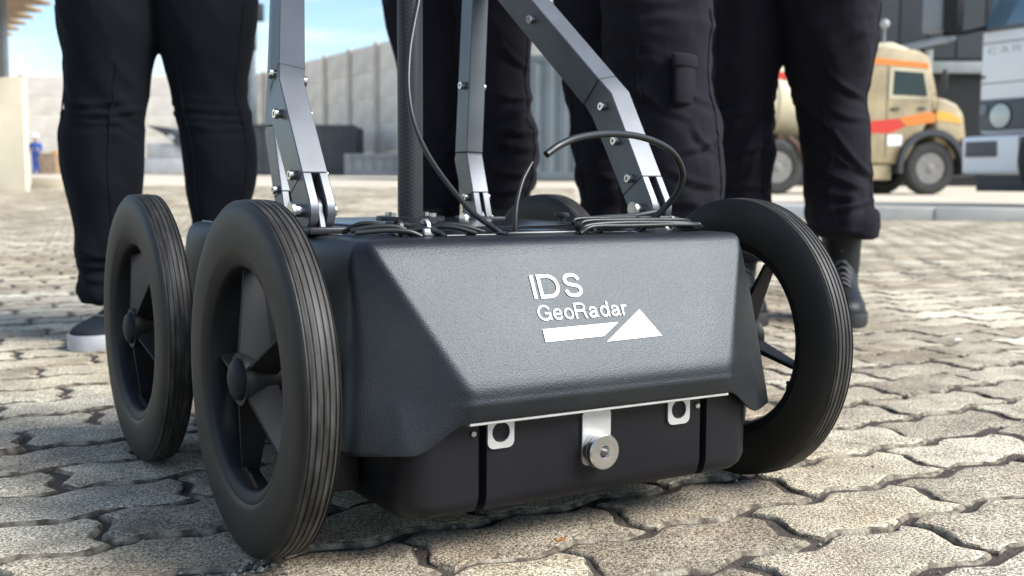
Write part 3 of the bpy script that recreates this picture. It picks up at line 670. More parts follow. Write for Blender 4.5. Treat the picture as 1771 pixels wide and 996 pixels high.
def person(label, T, Y, waist, kind, feet, heading, bands, seed, up=(0, 0), shoes='boot', grp=None, extra=None, creases=()):
    """T: two legs' pixel rows; waist (x, y) world centre; feet: positions of the two heels"""
    bm = bmesh.new(); legrows = []
    for t_, y_ in zip(T, Y):
        rows = leg_rows(t_, y_); legrows.append(rows)
        c0, rx, ry = rows[0]
        wx = waist[0]+(c0.x-waist[0])*.8
        pre = [(Vector((wx, waist[1], .92)), rx*1.04, ry*1.02), (Vector((c0.x*.4+wx*.6, c0.y*.4+waist[1]*.6, .84)), rx*1.05, ry*1.04), (Vector((c0.x*.8+wx*.2, c0.y*.8+waist[1]*.2, .75)), rx*1.03, ry*1.03)]
        pre = [q for q in pre if q[0].z > c0.z+.05]
        tube_rings(bm, pre+rows)
    hw = .175
    tube_rings(bm, [(Vector((waist[0], waist[1], z)), hw*k, .125*k2) for z, k, k2 in ((1.03, .88, .9), (1.0, .92, .95), (.93, 1.0, 1.06), (.86, 1.0, 1.08), (.81, .9, 1.0))])
    me = remeshed(bm, .0058, 2)
    folds(me, foldfn(bands, .0014, seed)); crease(me, creases)
    tree = BVHTree.FromPolygons([v.co.copy() for v in me.vertices], [tuple(p.vertices) for p in me.polygons]); seams = []
    for li, rows in enumerate(legrows):
        for ang in ((-152, -60) if li == 0 else (-120, -30)):
            pts = []
            inner = (li == 0) == (ang > -90)
            for c_, rx, ry in rows[1:-2]:
                if inner and c_.z > .56: continue
                q = tree.find_nearest(Vector((c_.x+rx*1.25*math.cos(R(ang)), c_.y+ry*1.25*math.sin(R(ang)), c_.z)))
                if q[0] is not None and (not pts or (q[0]-pts[-1]).length < .05): pts.append(q[0]+q[1]*.0006)
            bm = bmesh.new(); tube(bm, pts, .0016, 6); seams.append(fin(bm, 70))
    wx, wy = waist
    # body: one skinned figure, hands held together in front
    hx, hy = heading; sx, sy = -hy, hx
    def pt(a, f, z): return (wx+sx*a+hx*f, wy+sy*a+hy*f, z)
    V = [pt(0, 0, .95), pt(0, 0, 1.12), pt(0, .0, 1.30), pt(0, -.01, 1.42), pt(0, .0, 1.50), pt(0, .02, 1.57), pt(0, .035, 1.63), pt(0, .03, 1.70), pt(0, .02, 1.74)]; rad = [.10, .105, .125, .10, .055, .062, .078, .08, .05]
    E = [(i, i+1) for i in range(8)]
    V.append(pt(0, .115, 1.615)); rad.append(.012); E.append((6, 9))                     # nose
    for g_, lr in zip((1, -1), legrows):
        b = len(V); V += [pt(g_*.165, 0, 1.40), pt(g_*.22, .0, 1.12), pt(g_*.11, .19, 1.04), pt(g_*.045, .225, 1.02)]; rad += [.055, .042, .030, (.026, .022)]; E += [(3, b), (b, b+1), (b+1, b+2), (b+2, b+3)]
        for q, (dx, ln) in enumerate(((.0, .045), (.0, .05), (.0, .046), (.0, .036))):
            c = len(V); z = 1.045-.021*q; V += [pt(g_*.01, .235, z), pt(-g_*.03, .250+.003*q, z-.012)]; rad += [.0095, .008]; E += [(b+3, c), (c, c+1)]
        c = len(V); V += [pt(g_*.05, .262, 1.055), pt(g_*.015, .282, 1.05)]; rad += [.011, .009]; E += [(b+3, c), (c, c+1)]
    for lr, ft in zip(legrows, feet):
        b = len(V); n = len(lr); mid = lr[n//3][0]; low = lr[-1][0]
        V += [tuple(lr[0][0]), tuple(mid), tuple(low)]; rad += [.06, .05, .032]; E += [(0, b), (b, b+1), (b+1, b+2)]
    pr = link('person', skinned(V, E, rad), M['skin']); tag(pr, label, 'person', grp)
    tr_ = link('trousers', me, M[kind], pr)
    for q in seams: link('seam', q, M[kind], tr_)
    V2 = [pt(0, 0, .98), pt(0, 0, 1.12), pt(0, 0, 1.30), pt(0, -.01, 1.43), pt(0, 0, 1.49)]; r2 = [.148, .14, .15, .125, .07]; E2 = [(0, 1), (1, 2), (2, 3), (3, 4)]
    for g_ in (1, -1):
        b = len(V2); V2 += [pt(g_*.17, 0, 1.40), pt(g_*.225, 0, 1.12), pt(g_*.13, .165, 1.05)]; r2 += [.075, .06, .045]; E2 += [(3, b), (b, b+1), (b+1, b+2)]
    link('shirt', skinned(V2, E2, r2), M['shirt'], pr)
    bm = bmesh.new(); bmesh.ops.create_uvsphere(bm, u_segments=20, v_segments=12, radius=1, matrix=Matrix.Translation(pt(0, .012, 1.69))@Matrix.Diagonal((.092, .1, .085, 1)))
    link('hair', fin(bm, 80), M['hair'], pr)
    for ft in feet: shoe(pr, ft, shoes)
    return pr, legrows
def shoe(parent, ft, kind):
    hx_, hy_, ang, ln = ft; c, s = math.cos(ang), math.sin(ang)      # toe direction
    def P(t, w_, z): return Vector((hx_+c*t*ln-s*w_, hy_+s*t*ln+c*w_, z))
    if kind == 'sneaker': sec = [(0, .028, .085), (.06, .034, .098), (.2, .037, .105), (.32, .039, .100), (.45, .042, .080), (.6, .047, .064), (.75, .047, .055), (.88, .040, .049), (.96, .027, .043), (1.0, .010, .036)]; z0, st = .030, .030
    else: sec = [(0, .030, .12), (.06, .037, .14), (.2, .041, .15), (.34, .042, .135), (.46, .044, .105), (.6, .049, .082), (.75, .050, .073), (.88, .044, .068), (.96, .031, .058), (1.0, .012, .045)]; z0, st = .032, .032
    bm = bmesh.new(); rs = []
    for t, w_, h in sec:
        rs.append([P(t, w_*math.cos(math.pi*i/14)*(1 if True else 1), z0-.006+(h-z0+.006)*(math.sin(math.pi*i/14)**.62 if 0 < i < 14 else 0)) for i in range(15)])
    rings(bm, rs)
    bmesh.ops.subdivide_edges(bm, edges=[e for e in bm.edges], cuts=1, use_grid_fill=True, smooth=.4)
    up_ = link('shoe' if kind == 'sneaker' else 'boot', fin(bm, 70), M['shoe' if kind == 'sneaker' else 'bootm'], parent)
    bm = bmesh.new(); ol = [(t, w_+.004) for t, w_, h in sec]
    pts = [(t*1.02-.01, w_) for t, w_ in ol]+[(t*1.02-.01, -w_) for t, w_ in ol[::-1]]
    rings(bm, [[P(t, w_*k_, z) for t, w_ in pts] for z, k_ in ((.001, .95), (.005, 1.0), (st*.5, 1.01), (st-.002, 1.0), (st, .97))]); link('sole', fin(bm, 40), M['wsole' if kind == 'sneaker' else 'bsole'], up_)
    bm = bmesh.new()
    for k_ in range(5):
        t = .34+.055*k_; h = np.interp(t, [q[0] for q in sec], [q[2] for q in sec])
        tube(bm, [P(t, .026, h*.86), P(t+.012, .0, h+.004), P(t, -.026, h*.86)], .0026, 6)
        tube(bm, [P(t, .024, h*.88), P(t+.03, -.022, h*.86)], .0022, 6)
    link('laces', fin(bm, 60), M['lace'], up_)
    bm = bmesh.new(); tube(bm, [P(.74, .0475, .035), P(.72, .036, .060), P(.70, 0, .070 if kind == 'boot' else .059), P(.72, -.036, .060), P(.74, -.0475, .035)], .0016, 6); link('toe_seam', fin(bm, 60), M['lace'], up_)
    if kind == 'boot':
        bm = bmesh.new(); tube_rings(bm, [(P(.17+k_*.02, 0, z), r, r*1.1) for z, r, k_ in ((.09, .040, 1), (.13, .044, .5), (.17, .046, 0), (.21, .049, 0), (.25, .052, 0), (.265, .053, 0), (.262, .048, 0))]); link('boot_shaft', fin(bm, 50), M['bootm'], up_)
        bm = bmesh.new()
        for k_ in range(5):
            z = .135+.024*k_; tube(bm, [P(.27, .030, z), P(.355-.012*k_, 0, z+.004), P(.27, -.030, z)], .0026, 6)
        link('laces', fin(bm, 60), M['lace'], up_)
T1 = [[(0, 103, 272), (50, 110, 274), (100, 117, 264), (150, 117, 255), (180, 119, 249), (205, 113, 246), (240, 109, 246), (300, 114, 243), (350, 124, 239), (400, 139, 234), (430, 143, 230), (452, 150, 226), (472, 152, 222), (490, 148, 222), (503, 147, 223), (514, 149, 222)],
      [(0, 270, 443), (50, 276, 438), (100, 285, 430), (150, 297, 424), (185, 306, 424), (210, 311, 430), (240, 317, 439), (300, 322, 441), (350, 329, 430), (400, 336, 419), (440, 333, 412), (480, 337, 410), (515, 340, 408)]]
person('person in black skinny jeans and pale soled sneakers behind the two left wheels', T1, (2.26, 2.30), (-.71, 2.27), 'jean', [(-.758, 2.36, R(-101), .27), (-.50, 2.35, R(-85), .27)], (.1, -1), [(.45, .035, .0030), (.40, .03, .001), (.17, .06, .005), (.09, .05, .004)], 1, shoes='sneaker', creases=[(112, 178, 215, 172, .005), (114, 194, 250, 188, .006), (118, 207, 235, 205, .004), (300, 180, 425, 192, .005), (306, 196, 428, 206, .006), (318, 214, 430, 218, .004), (135, 120, 205, 60, .002), (292, 120, 350, 70, .002), (138, 436, 200, 442, .006), (140, 458, 200, 455, .006), (142, 478, 198, 484, .006), (330, 425, 400, 436, .006)])
T2 = [[(0, 659, 806), (50, 668, 806), (100, 684, 804), (150, 692, 802), (200, 696, 798), (260, 700, 795), (320, 703, 793), (380, 706, 792), (440, 712, 790), (480, 712, 792)],
      [(0, 788, 926), (60, 792, 920), (100, 796, 917), (150, 799, 911), (185, 801, 913), (220, 802, 921), (260, 804, 926), (300, 805, 925), (340, 806, 914), (380, 810, 900), (430, 812, 894), (470, 812, 896)]]
person('standing person in creased black trousers behind the upright carbon pole', T2, (2.48, 2.44), (-.10, 2.46), 'cargo', [(-.17, 2.5, R(-100), .27), (-.03, 2.47, R(-80), .27)], (0, -1), [(.45, .12, .0040), (.30, .10, .0035), (.14, .06, .006)], 2, creases=[(862, 70, 914, 118, .005), (846, 158, 914, 170, .006), (840, 215, 926, 230, .007), (858, 243, 926, 258, .006), (868, 204, 912, 180, .005), (850, 292, 922, 300, .006), (846, 330, 914, 322, .006), (690, 130, 780, 180, .004), (740, 240, 790, 260, .005), (735, 310, 792, 300, .005)])
T3 = [[(0, 960, 1090), (60, 966, 1090), (120, 973, 1090), (170, 985, 1090), (220, 990, 1090), (280, 998, 1090), (340, 1004, 1092), (400, 1010, 1094), (450, 1014, 1094), (520, 1018, 1092)],
      [(0, 1042, 1229), (60, 1046, 1229), (110, 1052, 1226), (160, 1056, 1226), (205, 1060, 1236), (250, 1066, 1240), (300, 1072, 1244), (350, 1080, 1242), (400, 1088, 1236), (460, 1094, 1230), (540, 1096, 1226)]]
p3, lr3 = person('person in loose black cargo trousers with flap pocket behind the right arm', T3, (2.26, 2.06), (.27, 2.16), 'cargo', [(.19, 2.32, R(-95), .27), (.315, 2.11, R(-80), .27)], (0, -1), [(.50, .20, .0026), (.30, .1, .0028), (.16, .07, .005)], 3, creases=[(1092, 148, 1188, 204, .006), (1160, 138, 1228, 178, .005), (1180, 262, 1242, 238, .006), (1160, 296, 1240, 322, .006), (1200, 222, 1240, 262, .005), (1080, 60, 1150, 90, .003), (1110, 340, 1200, 352, .005), (1000, 180, 1060, 230, .004), (1002, 290, 1070, 310, .005)])
T4 = [[(0, 1226, 1348), (50, 1229, 1357), (85, 1230, 1353), (130, 1231, 1343), (180, 1234, 1337), (240, 1240, 1332), (300, 1245, 1330), (350, 1250, 1327), (400, 1254, 1326), (450, 1258, 1326)],
      [(0, 1338, 1520), (40, 1346, 1515), (90, 1356, 1512), (130, 1365, 1501), (160, 1372, 1494), (185, 1379, 1493), (230, 1388, 1501), (280, 1394, 1503), (330, 1396, 1501), (355, 1401, 1500), (368, 1400, 1508), (390, 1404, 1513), (408, 1412, 1514)]]
p4, lr4 = person('standing person in black cargo trousers bunched over laced black boots, at the right', T4, (2.72, 2.66), (.70, 2.69), 'cargo', [(.555, 2.79, R(-95), .28), (.808, 2.78, R(-103), .28)], (0, -1), [(.52, .14, .0034), (.40, .10, .0038), (.27, .05, .0050)], 5, creases=[(1428, 122, 1494, 168, .007), (1380, 160, 1430, 214, .006), (1440, 224, 1504, 300, .008), (1420, 250, 1500, 298, .006), (1408, 280, 1488, 324, .007), (1402, 318, 1470, 340, .006), (1402, 362, 1508, 348, .007), (1406, 382, 1486, 402, .007), (1440, 190, 1496, 205, .005), (1362, 60, 1420, 100, .004), (1234, 196, 1330, 184, .005), (1240, 262, 1330, 248, .006), (1248, 310, 1326, 322, .006)])
# flap pockets on the cargo trousers
def pocket(par, uL, uR, v0, v1, vf, Y, dep):
    a, b = at(uL, v0, Y), at(uR, v1, Y)
    bm = bmesh.new()
    def pad(x0, x1, z0, z1, y0, th, sk=0):
        n = 8; rs = []
        for i in range(n+1):
            t = i/n; x = x0+(x1-x0)*t; bend = dep*(t**2.2)
            rs.append([Vector((x, y0+bend+th, z1+sk*t)), Vector((x, y0+bend, z1+sk*t-.004)), Vector((x, y0+bend, z0+sk*t+.004)), Vector((x, y0+bend+th, z0+sk*t))])
        rings(bm, rs)
    f = at(uL, vf, Y)
    pad(a.x, b.x, b.z, a.z, a.y, .025); pad(a.x-.004, b.x+.003, f.z, a.z+.004, a.y-.005, .02)
    link('flap_pocket', fin(bm, 40, .003, 2), M['cargo'], par)
pocket(p3, 1168, 1226, 92, 182, 118, 2.06-.117, .085)
pocket(p4, 1432, 1512, -40, 40, -10, 2.66-.115, .09)
# ------------------------------------------------------------------ yard, walls and buildings behind
M['conc'] = [mat('precast_concrete', (.82, .76, .66), .9, col2=(.66, .60, .51), vscale=1.4, bump=.3, bscale=30, bdist=.01), mat('precast_concrete_grey', (.76, .71, .63), .9, col2=(.62, .57, .50), vscale=1.2), mat('precast_concrete_warm', (.82, .76, .67), .9, col2=(.69, .63, .56), vscale=1.3)]
M['postc'] = mat('weathered_post_concrete', (.60, .54, .46), .9, col2=(.46, .40, .33), vscale=.8)
M['cream'] = mat('cream_render', (.66, .60, .47), .85, var=.14, vscale=2.5, bump=.2, bscale=40, bdist=.005)
M['gsteel'] = mat('grey_painted_steel', (.16, .18, .20), .5, var=.2, vscale=3); M['slate'] = mat('slate_metal_cladding', (.022, .030, .035), .55, var=.25, vscale=.8)
M['slate2'] = mat('slate_metal_cladding_faded', (.027, .036, .041), .55, var=.25, vscale=.9)
M['timber'] = mat('soffit_timber', (.34, .24, .15), .7, var=.35, vscale=6); M['dsteel'] = mat('dark_steel', (.045, .052, .060), .55, var=.3, vscale=2)
M['bsteel'] = mat('faded_blue_grey_steel', (.11, .135, .155), .55, var=.15, vscale=2); M['gplate'] = mat('light_grey_steel', (.42, .43, .44), .5, var=.2, vscale=3)
M['kerb'] = mat('kerb_concrete', (.74, .70, .62), .9, col2=(.60, .56, .49), vscale=2.5, bump=.3, bscale=60, bdist=.004); M['kerbw'] = mat('whitewashed_kerb', (.78, .77, .73), .85, var=.15, vscale=5)
M['dark'] = mat('dark_interior', (.012, .013, .014), .8); M['lint'] = mat('pale_lintel', (.30, .33, .34), .7, var=.15, vscale=2)
M['tan'] = mat('tan_truck_paint', (.44, .355, .21), .5, var=.3, vscale=3); M['cream2'] = mat('cream_truck_paint', (.60, .54, .37), .42, var=.15, vscale=2); M['red'] = mat('red_stripe_paint', (.55, .035, .02), .4); M['orange'] = mat('orange_stripe_paint', (.70, .20, .03), .4); M['yellow'] = mat('amber_stripe_paint', (.72, .38, .06), .4)
M['glass'] = mat('tinted_glass', (.012, .02, .022), .08, spec=.5); M['wglass'] = mat('windscreen_glass', (.10, .16, .22), .06, spec=.9); M['wpaint'] = mat('white_truck_paint', (.88, .89, .90), .3, var=.03, vscale=1.5, coat=.4)
M['fender'] = mat('dark_fender', (.03, .034, .04), .5); M['tyre2'] = mat('truck_tyre', (.035, .034, .033), .8, var=.3, vscale=12); M['hubp'] = mat('dusty_wheel_paint', (.21, .20, .185), .6, var=.3, vscale=9); M['rust'] = mat('rusty_chassis', (.10, .055, .035), .8, var=.4, vscale=8)
M['lens'] = mat('headlamp_glass', (.62, .64, .58), .12, spec=.8); M['amber'] = mat('amber_lens', (.75, .25, .02), .2); M['grey'] = mat('mid_grey_plastic', (.10, .105, .115), .5); M['mirr'] = mat('mirror_back', (.22, .24, .25), .4)
M['blue'] = mat('blue_overalls', (.04, .10, .36), .85, var=.2, vscale=10); M['helmet'] = mat('white_helmet', (.8, .82, .82), .35); M['drum'] = mat('orange_drum', (.75, .33, .03), .5, var=.15, vscale=5); M['letter'] = mat('grey_lettering', (.40, .42, .44), .5)

# kerb stones along the far right edge of the paving
kerb = bpy.data.objects.new('kerb', None); C.objects.link(kerb); kerb.location = (KA.x, KA.y, 0); kerb.rotation_euler.z = math.atan2(KD.y, KD.x); tag(kerb, kind='structure')
rk = random.Random(3)
for i in range(-1, 8):
    x0 = -.1+i*.80
    k_ = bxo('kerb_stone', (x0+.006, -.0+rk.uniform(-.006, .006), -.05), (x0+.794, .125, .118+rk.uniform(-.004, .004)), M['kerbw' if i in (0, 3) else 'kerb'], kerb, .012, 2)

# precast wall
def slab_wall(name, a, b, h, z0, bay, rows, label):
    a, b = Vector(a), Vector(b); d = b-a; L_ = d.length; ang = math.atan2(d.y, d.x); o = empty(name, (a.x, a.y, z0), ang); tag(o, label, 'wall')
    n = round(L_/bay); w_ = L_/n; rh = h/rows; rn = random.Random(int(L_*10))
    bm = bmesh.new(); box(bm, (.152, -.05, .004), (w_-.152, .05, rh-.004)); slab = fin(bm, 0, .035, 1)
    bm = bmesh.new(); box(bm, (-.15, -.14, 0), (.15, .12, h+.03)); post = fin(bm, 0, .02, 1)
    metas = []
    for m_ in M['conc']:
        q = slab.copy(); q.materials.append(m_); metas.append(q)
    post.materials.append(M['postc'])
    for i in range(n):
        for r_ in range(rows):
            s_ = link('slab', rn.choice(metas), None, o); s_.location = (i*w_, rn.uniform(-.012, .012), r_*rh)
    for i in range(n+1):
        p = link('post', post, None, o); p.location = (i*w_, 0, 0)
slab_wall('concrete_wall', (-13, 56), (3.0, 29), 5.0, .45, 2.6, 5, 'long pale concrete wall of stacked slabs between posts, running toward the right')
slab_wall('concrete_wall', (-38, 57.5), (-13.4, 56), 5.0, .5, 2.75, 5, 'far pale concrete wall facing the camera at the far left behind the legs')

# floodlight mast
o = empty('floodlight_mast', (at(437, 300, 50).x, 50, .5)); tag(o, 'tall grey floodlight mast with dark lamp boxes rising over the concrete wall', 'mast')
bm = bmesh.new(); tube(bm, [(0, 0, 0), (0, 0, 10)], [.24, .17], 12, False); link('column', fin(bm, 40), M['gsteel'], o)
bxo('lamp_bracket', (-.6, -.08, 7.2), (.6, .08, 7.35), M['gsteel'], o, .01)
for x in (-.42, .36): bxo('floodlight', (x-.25, -.28, 6.75), (x+.25, .05, 7.5), M['dsteel'], o, .04)
bxo('control_box', (-.3, -.4, 5.5), (.3, -.1, 6.4), M['dsteel'], o, .03)

def ribbed(name, x0, x1, y0, y1, z0, z1, mt, label, cat, rib=.28, parent_cat=None, lid_=None):
    o = empty(name, ((x0+x1)/2, (y0+y1)/2, z0)); tag(o, label, cat); hx, hy, h = (x1-x0)/2, (y1-y0)/2, z1-z0
    # corrugated shell
    n = int((x1-x0-.3)/rib); bm = bmesh.new(); P = []
    w_ = (x1-x0-.3)/n
    for i in range(n):
        x = -hx+.15+i*w_
        P += [(x, -hy+.028), (x+w_*.3, -hy+.028), (x+w_*.45, -hy+.01), (x+w_*.85, -hy+.01)]
    P += [(hx-.15, -hy+.028), (hx-.02, -hy+.028), (hx-.02, hy-.02), (-hx+.02, hy-.02), (-hx+.02, -hy+.028)]
    rings(bm, [[(x, y, z) for x, y in P] for z in (.08, h-.04)]); link('shell', fin(bm, 0), mt, o)
    for xa, xb in ((-hx, -hx+.15), (hx-.15, hx)): bxo('corner_post', (xa, -hy, .0), (xb, -hy+.16, h), mt, o, .012)
    bxo('bottom_rail', (-hx+.155, -hy+.003, .0), (hx-.155, -hy+.10, .17), mt, o, .01); bxo('top_rail', (-hx+.155, -hy+.003, h-.13), (hx-.155, -hy+.10, h), mt, o, .01)
    return o
a, b = at(424, 300, 40), at(615, 300, 40); ribbed('dark_container', a.x, b.x, 40, 42.4, .50, at(500, 215, 40).z, M['dsteel'], 'dark slate steel container standing before the pale concrete wall', 'container', .35)
a, b = at(595, 300, 33), at(740, 300, 33); o = ribbed('low_skip', a.x, b.x, 33, 34.8, .48, at(640, 266, 33).z, M['gsteel'], 'low grey steel skip in front of the dark container, beside the pole', 'skip', .3)
ribbed('shipping_container', -1.9, 4.0, 22, 24.4, .37, at(950, 95, 22).z, M['bsteel'], 'faded blue grey shipping container seen between the trouser legs in the middle', 'container', .28)

# grey bin with tilted dark lid
o = empty('waste_bin', (-9.2, 30.5, .50)); tag(o, 'light grey steel bin with a tilted dark scoop on top, between the skinny jeans', 'bin')
bxo('tub', (-.75, -.7, 0), (.9, .7, .42), M['gplate'], o, .02); bxo('tub_shelf', (-.42, -.66, .425), (.9, .66, .80), M['gplate'], o, .02)
bm = bmesh.new(); rings(bm, [[(-.42, y, 1.28), (.15, y, 1.22), (.95, y, .86), (.95, y, .40), (.30, y, .82), (.02, y, 1.06)] for y in (-.72, .55)]); link('scoop', fin(bm, 0, .03, 2), M['dsteel'], o)
bm = bmesh.new(); cyl(bm, (.25, -.73, .95), (.25, -.78, .95), .09, 14); link('hinge', fin(bm, 40), M['gplate'], o)
# worker, drum and timber stack far left
wx_, wy_ = at(63, 300, 50).x, 50; V = []
z0 = .54
bm = bmesh.new(); tube_rings(bm, [(Vector((wx_+q, wy_, z0+z)), rx, .13) for z, rx, q in ((.9, .19, 0), (1.0, .2, 0), (1.2, .22, .0), (1.38, .23, 0), (1.46, .1, 0))], 14)
for g_ in (-1, 1):
    tube_rings(bm, [(Vector((wx_+g_*q, wy_, z0+z)), r, r*1.1) for z, r, q in ((.95, .11, .09), (.5, .085, .1), (.06, .075, .11))], 12)
    tube_rings(bm, [(Vector((wx_+g_*q, wy_-y, z0+z)), r, r) for z, r, q, y in ((1.42, .07, .2, 0), (1.15, .06, .27, .02), (.98, .05, .24, .16))], 10)
over = remeshed(bm, .03, 1); over.shade_smooth()
sk = skinned([(wx_, wy_, z0+1.3), (wx_, wy_, z0+1.5), (wx_, wy_, z0+1.6), (wx_, wy_, z0+1.7), (wx_-.24, wy_-.16, z0+.98), (wx_-.24, wy_-.2, z0+.9), (wx_+.24, wy_-.16, z0+.98), (wx_+.24, wy_-.2, z0+.9)], [(0, 1), (1, 2), (2, 3), (0, 4), (4, 5), (0, 6), (6, 7)], [.08, .055, .085, .08, .03, .04, .03, .04])
wk = link('person', sk, M['skin']); tag(wk, 'small distant worker in blue overalls and a pale helmet, at the far left', 'person'); link('overalls', over, M['blue'], wk)
bm = bmesh.new(); lathe(bm, [(0, .17), (.02, .15), (.07, .145), (.13, .12), (.17, .06), (.18, .005)], 'z', 20, (wx_, wy_, z0+1.68)); link('helmet', fin(bm, 50), M['helmet'], wk)
for g_ in (-1, 1): bxo('shoe', (wx_+g_*.11-.05, wy_-.2, z0), (wx_+g_*.11+.05, wy_+.08, z0+.09), M['black'], wk, .02)
dx_ = at(103, 300, 48).x; o = empty('orange_drum', (dx_, 48, .55)); tag(o, 'orange drum standing against the far wall beside the left leg', 'drum')
bm = bmesh.new(); lathe(bm, [(0, .28), (.02, .3), (.3, .3), (.32, .315), (.34, .3), (.62, .3), (.64, .315), (.66, .3), (.95, .3), (.97, .28)], 'z', 24); link('barrel', fin(bm, 40), M['drum'], o); bm = bmesh.new(); lathe(bm, [(.971, .27), (1.0, .26)], 'z', 24); link('drum_lid', fin(bm, 40), M['drum'], o)
px_ = at(86, 300, 47).x; o = empty('timber_stack', (px_, 47, .55)); tag(o, 'brown stack of timber planks between the blue worker and the orange drum', 'timber stack')
rk = random.Random(5)
for i in range(5): bxo('plank', (-.34+rk.uniform(-.05, .05), -.3, .18*i), (.34+rk.uniform(-.05, .05), .3, .18*i+.165), M['timber'], o, .015)

# gatehouse at the left edge
o = empty('gatehouse', (-8.6, 14.6, .16)); tag(o, 'cream walled gatehouse with a grey steel post and timber soffit, at the left edge', 'building')
gx = at(43, 250, 14).x+8.6
bxo('wall', (-3.5, -.6, -.1), (gx, -.47, 1.42), M['cream'], o, .02); bxo('post', (gx-.40, -.6, 1.423), (gx-.215, -.47, 4.2), M['gsteel'], o, .01)
rs = [(-5.9+8.6, -.3), (-4.1+8.6, -3.3), (-9+8.6, -3.3), (-14+8.6, 5.7), (-9.5+8.6, 5.7)]
bm = bmesh.new(); rings(bm, [[(x, y, z) for x, y in rs] for z in (2.50, 2.78)]); link('roof', fin(bm, 0, .01, 1), M['cream'], o)
for i in range(14):
    y = -3.2+i*.63; xr = 4.5+(y+3.3)*(-5.4/9.0)-.04; xl = max(-.2+(y+3.3)*-.55, xr-3.6)
    bxo('soffit_plank', (xl, y, 2.455), (xr, y+.60, 2.497), M['timber'], o, .006, 1)
a = at(54, 330, 15.6); b = at(128, 330, 15.6); bxo_ = bxo('low_step', (a.x, 15.6, .15), (b.x, 16.6, at(80, 306, 15.6).z), M['cream'], None, .02); tag(bxo_, 'low pale concrete step on the ground beside the cream gatehouse', 'step')

# dark clad building behind the trucks
o = empty('dark_building', (18, 38, .2)); tag(o, 'tall dark slate clad warehouse with a pale lintel over its doorway, behind the trucks', 'building')
bxo('wall', (-11.9, 0, 0), (16, 9, 13), M['slate'], o, .02)
for i in range(26):
    x = -11.9+i*.95
    p = bxo('cladding_panel', (x+.02, -.06, 4.3), (x+.93, -.003, 12.9), M['slate' if (i*7) % 3 else 'slate2'], o, .02, 1)
for i in range(26):
    x = -11.9+i*.95
    if not (at(1612, 200, 38).x-18.4 < x < at(1700, 200, 38).x-18-.2): bxo('cladding_panel', (x+.02, -.06, .0), (x+.93, -.003, 4.25), M['slate' if (i*5) % 3 else 'slate2'], o, .02, 1)
xa, xb = at(1606, 200, 38).x-18, at(1760, 200, 38).x-18
bxo('doorway', (xa, -.05, .02), (xb, -.004, 3.8), M['dark'], o); bxo('lintel', (xa-.1, -.2, 3.82), (xb+.1, -.062, 4.2), M['lint'], o, .01)
bxo('door_post', (xa-.28, -.24, 0), (xa-.02, -.065, 4.6), M['lint'], o, .01)
bm = bmesh.new(); x0, x1 = at(1555, 100, 37).x-18, at(1640, 100, 37).x-18; rings(bm, [[(x0, -.07, 4.65), (x0, -1.6, 4.45), (x0, -1.6, 4.33), (x0, -.07, 4.5)], [(x1, -.07, 5.0), (x1, -1.6, 4.85), (x1, -1.6, 4.72), (x1, -.07, 4.85)]]); link('awning', fin(bm, 0), M['gsteel'], o)

# ------------------------------------------------------------------ trucks
def truck_wheel(par, x, y, r=.53, w_=.28, face=-1, hub='hubp'):
    bm = bmesh.new(); lathe(bm, [(-w_*.32, r*.57), (-w_*.46, r*.63), (-w_*.5, r*.80), (-w_*.47, r*.92), (-w_*.36, r*.985), (-.06, r), (-.05, r*.975), (-.03, r*.975), (-.02, r), (.02, r), (.03, r*.975), (.05, r*.975), (.06, r), (w_*.36, r*.985), (w_*.5, r*.8), (w_*.46, r*.63), (w_*.32, r*.57)], 'y', 40, closed=True)
    wh = link('wheel', fin(bm, 35), M['tyre2'], par); wh.location = (x, y, r)
    bm = bmesh.new(); lathe(bm, [(face*w_*.42, r*.575), (face*w_*.34, r*.53), (face*w_*.12, r*.46), (face*w_*.16, r*.26), (face*w_*.40, r*.22), (face*w_*.48, r*.13), (face*w_*.5, .01)], 'y', 30); link('rim', fin(bm, 35), M[hub], wh)
    for i in range(8):
        a = i*math.pi/4; bm = bmesh.new(); c0 = Vector((math.cos(a)*r*.36, face*w_*.1, math.sin(a)*r*.36)); cyl(bm, c0, c0+Vector((0, face*.05, 0)), .022, 6); link('wheel_nut', fin(bm, 30), M['hubp'], wh)
    return wh
tk_x = at(1597, 335, 23); o = empty('tan_tank_truck', (tk_x.x, 23, .125), R(10)); tag(o, 'old tan truck with red and orange stripes and a cream tank', 'truck')
truck_wheel(o, 0, -.1, .535); truck_wheel(o, -3.25, -.1, .535); truck_wheel(o, 0, 1.75, .535, face=1); truck_wheel(o, -3.25, 1.75, .535, face=1)
def prof(name, P, y0, y1, mt, bev=.05, seg=3, inset=0):
    bm = bmesh.new(); rings(bm, [[(x, y, z) for x, z in P] for y in (y0, y1)]); return link(name, fin(bm, 40, bev, seg, bang=14), mt, o)
cab = prof('cab', [(-1.42, .62), (-1.42, 2.42), (-1.30, 2.80), (-1.0, 2.93), (-.30, 2.86), (-.08, 2.74), (.12, 1.98), (.10, 1.75), (-.55, .62)], -.18, 1.85, M['tan'], .04)
prof('roof_cap', [(-1.22, 2.86), (-1.1, 3.02), (-.75, 3.05), (-.35, 2.92), (-.32, 2.86), (-.9, 2.9)], .1, 1.6, M['cream2'], .03)
prof('roof_stripe', [(-1.33, 2.58), (-1.31, 2.70), (-.12, 2.62), (-.09, 2.52)], -.190, -.1825, M['orange'], 0)
hood = prof('hood', [(.125, 1.0), (.125, 1.96), (.35, 1.93), (.60, 1.83), (.76, 1.62), (.82, 1.2), (.80, .72), (.5, .72), (.45, 1.0)], -.12, 1.79, M['tan'], .07)
prof('window', [(-.86, 1.98), (-.84, 2.46), (-.20, 2.43), (-.10, 1.96)], -.196, -.181, M['glass'], .004, 1)
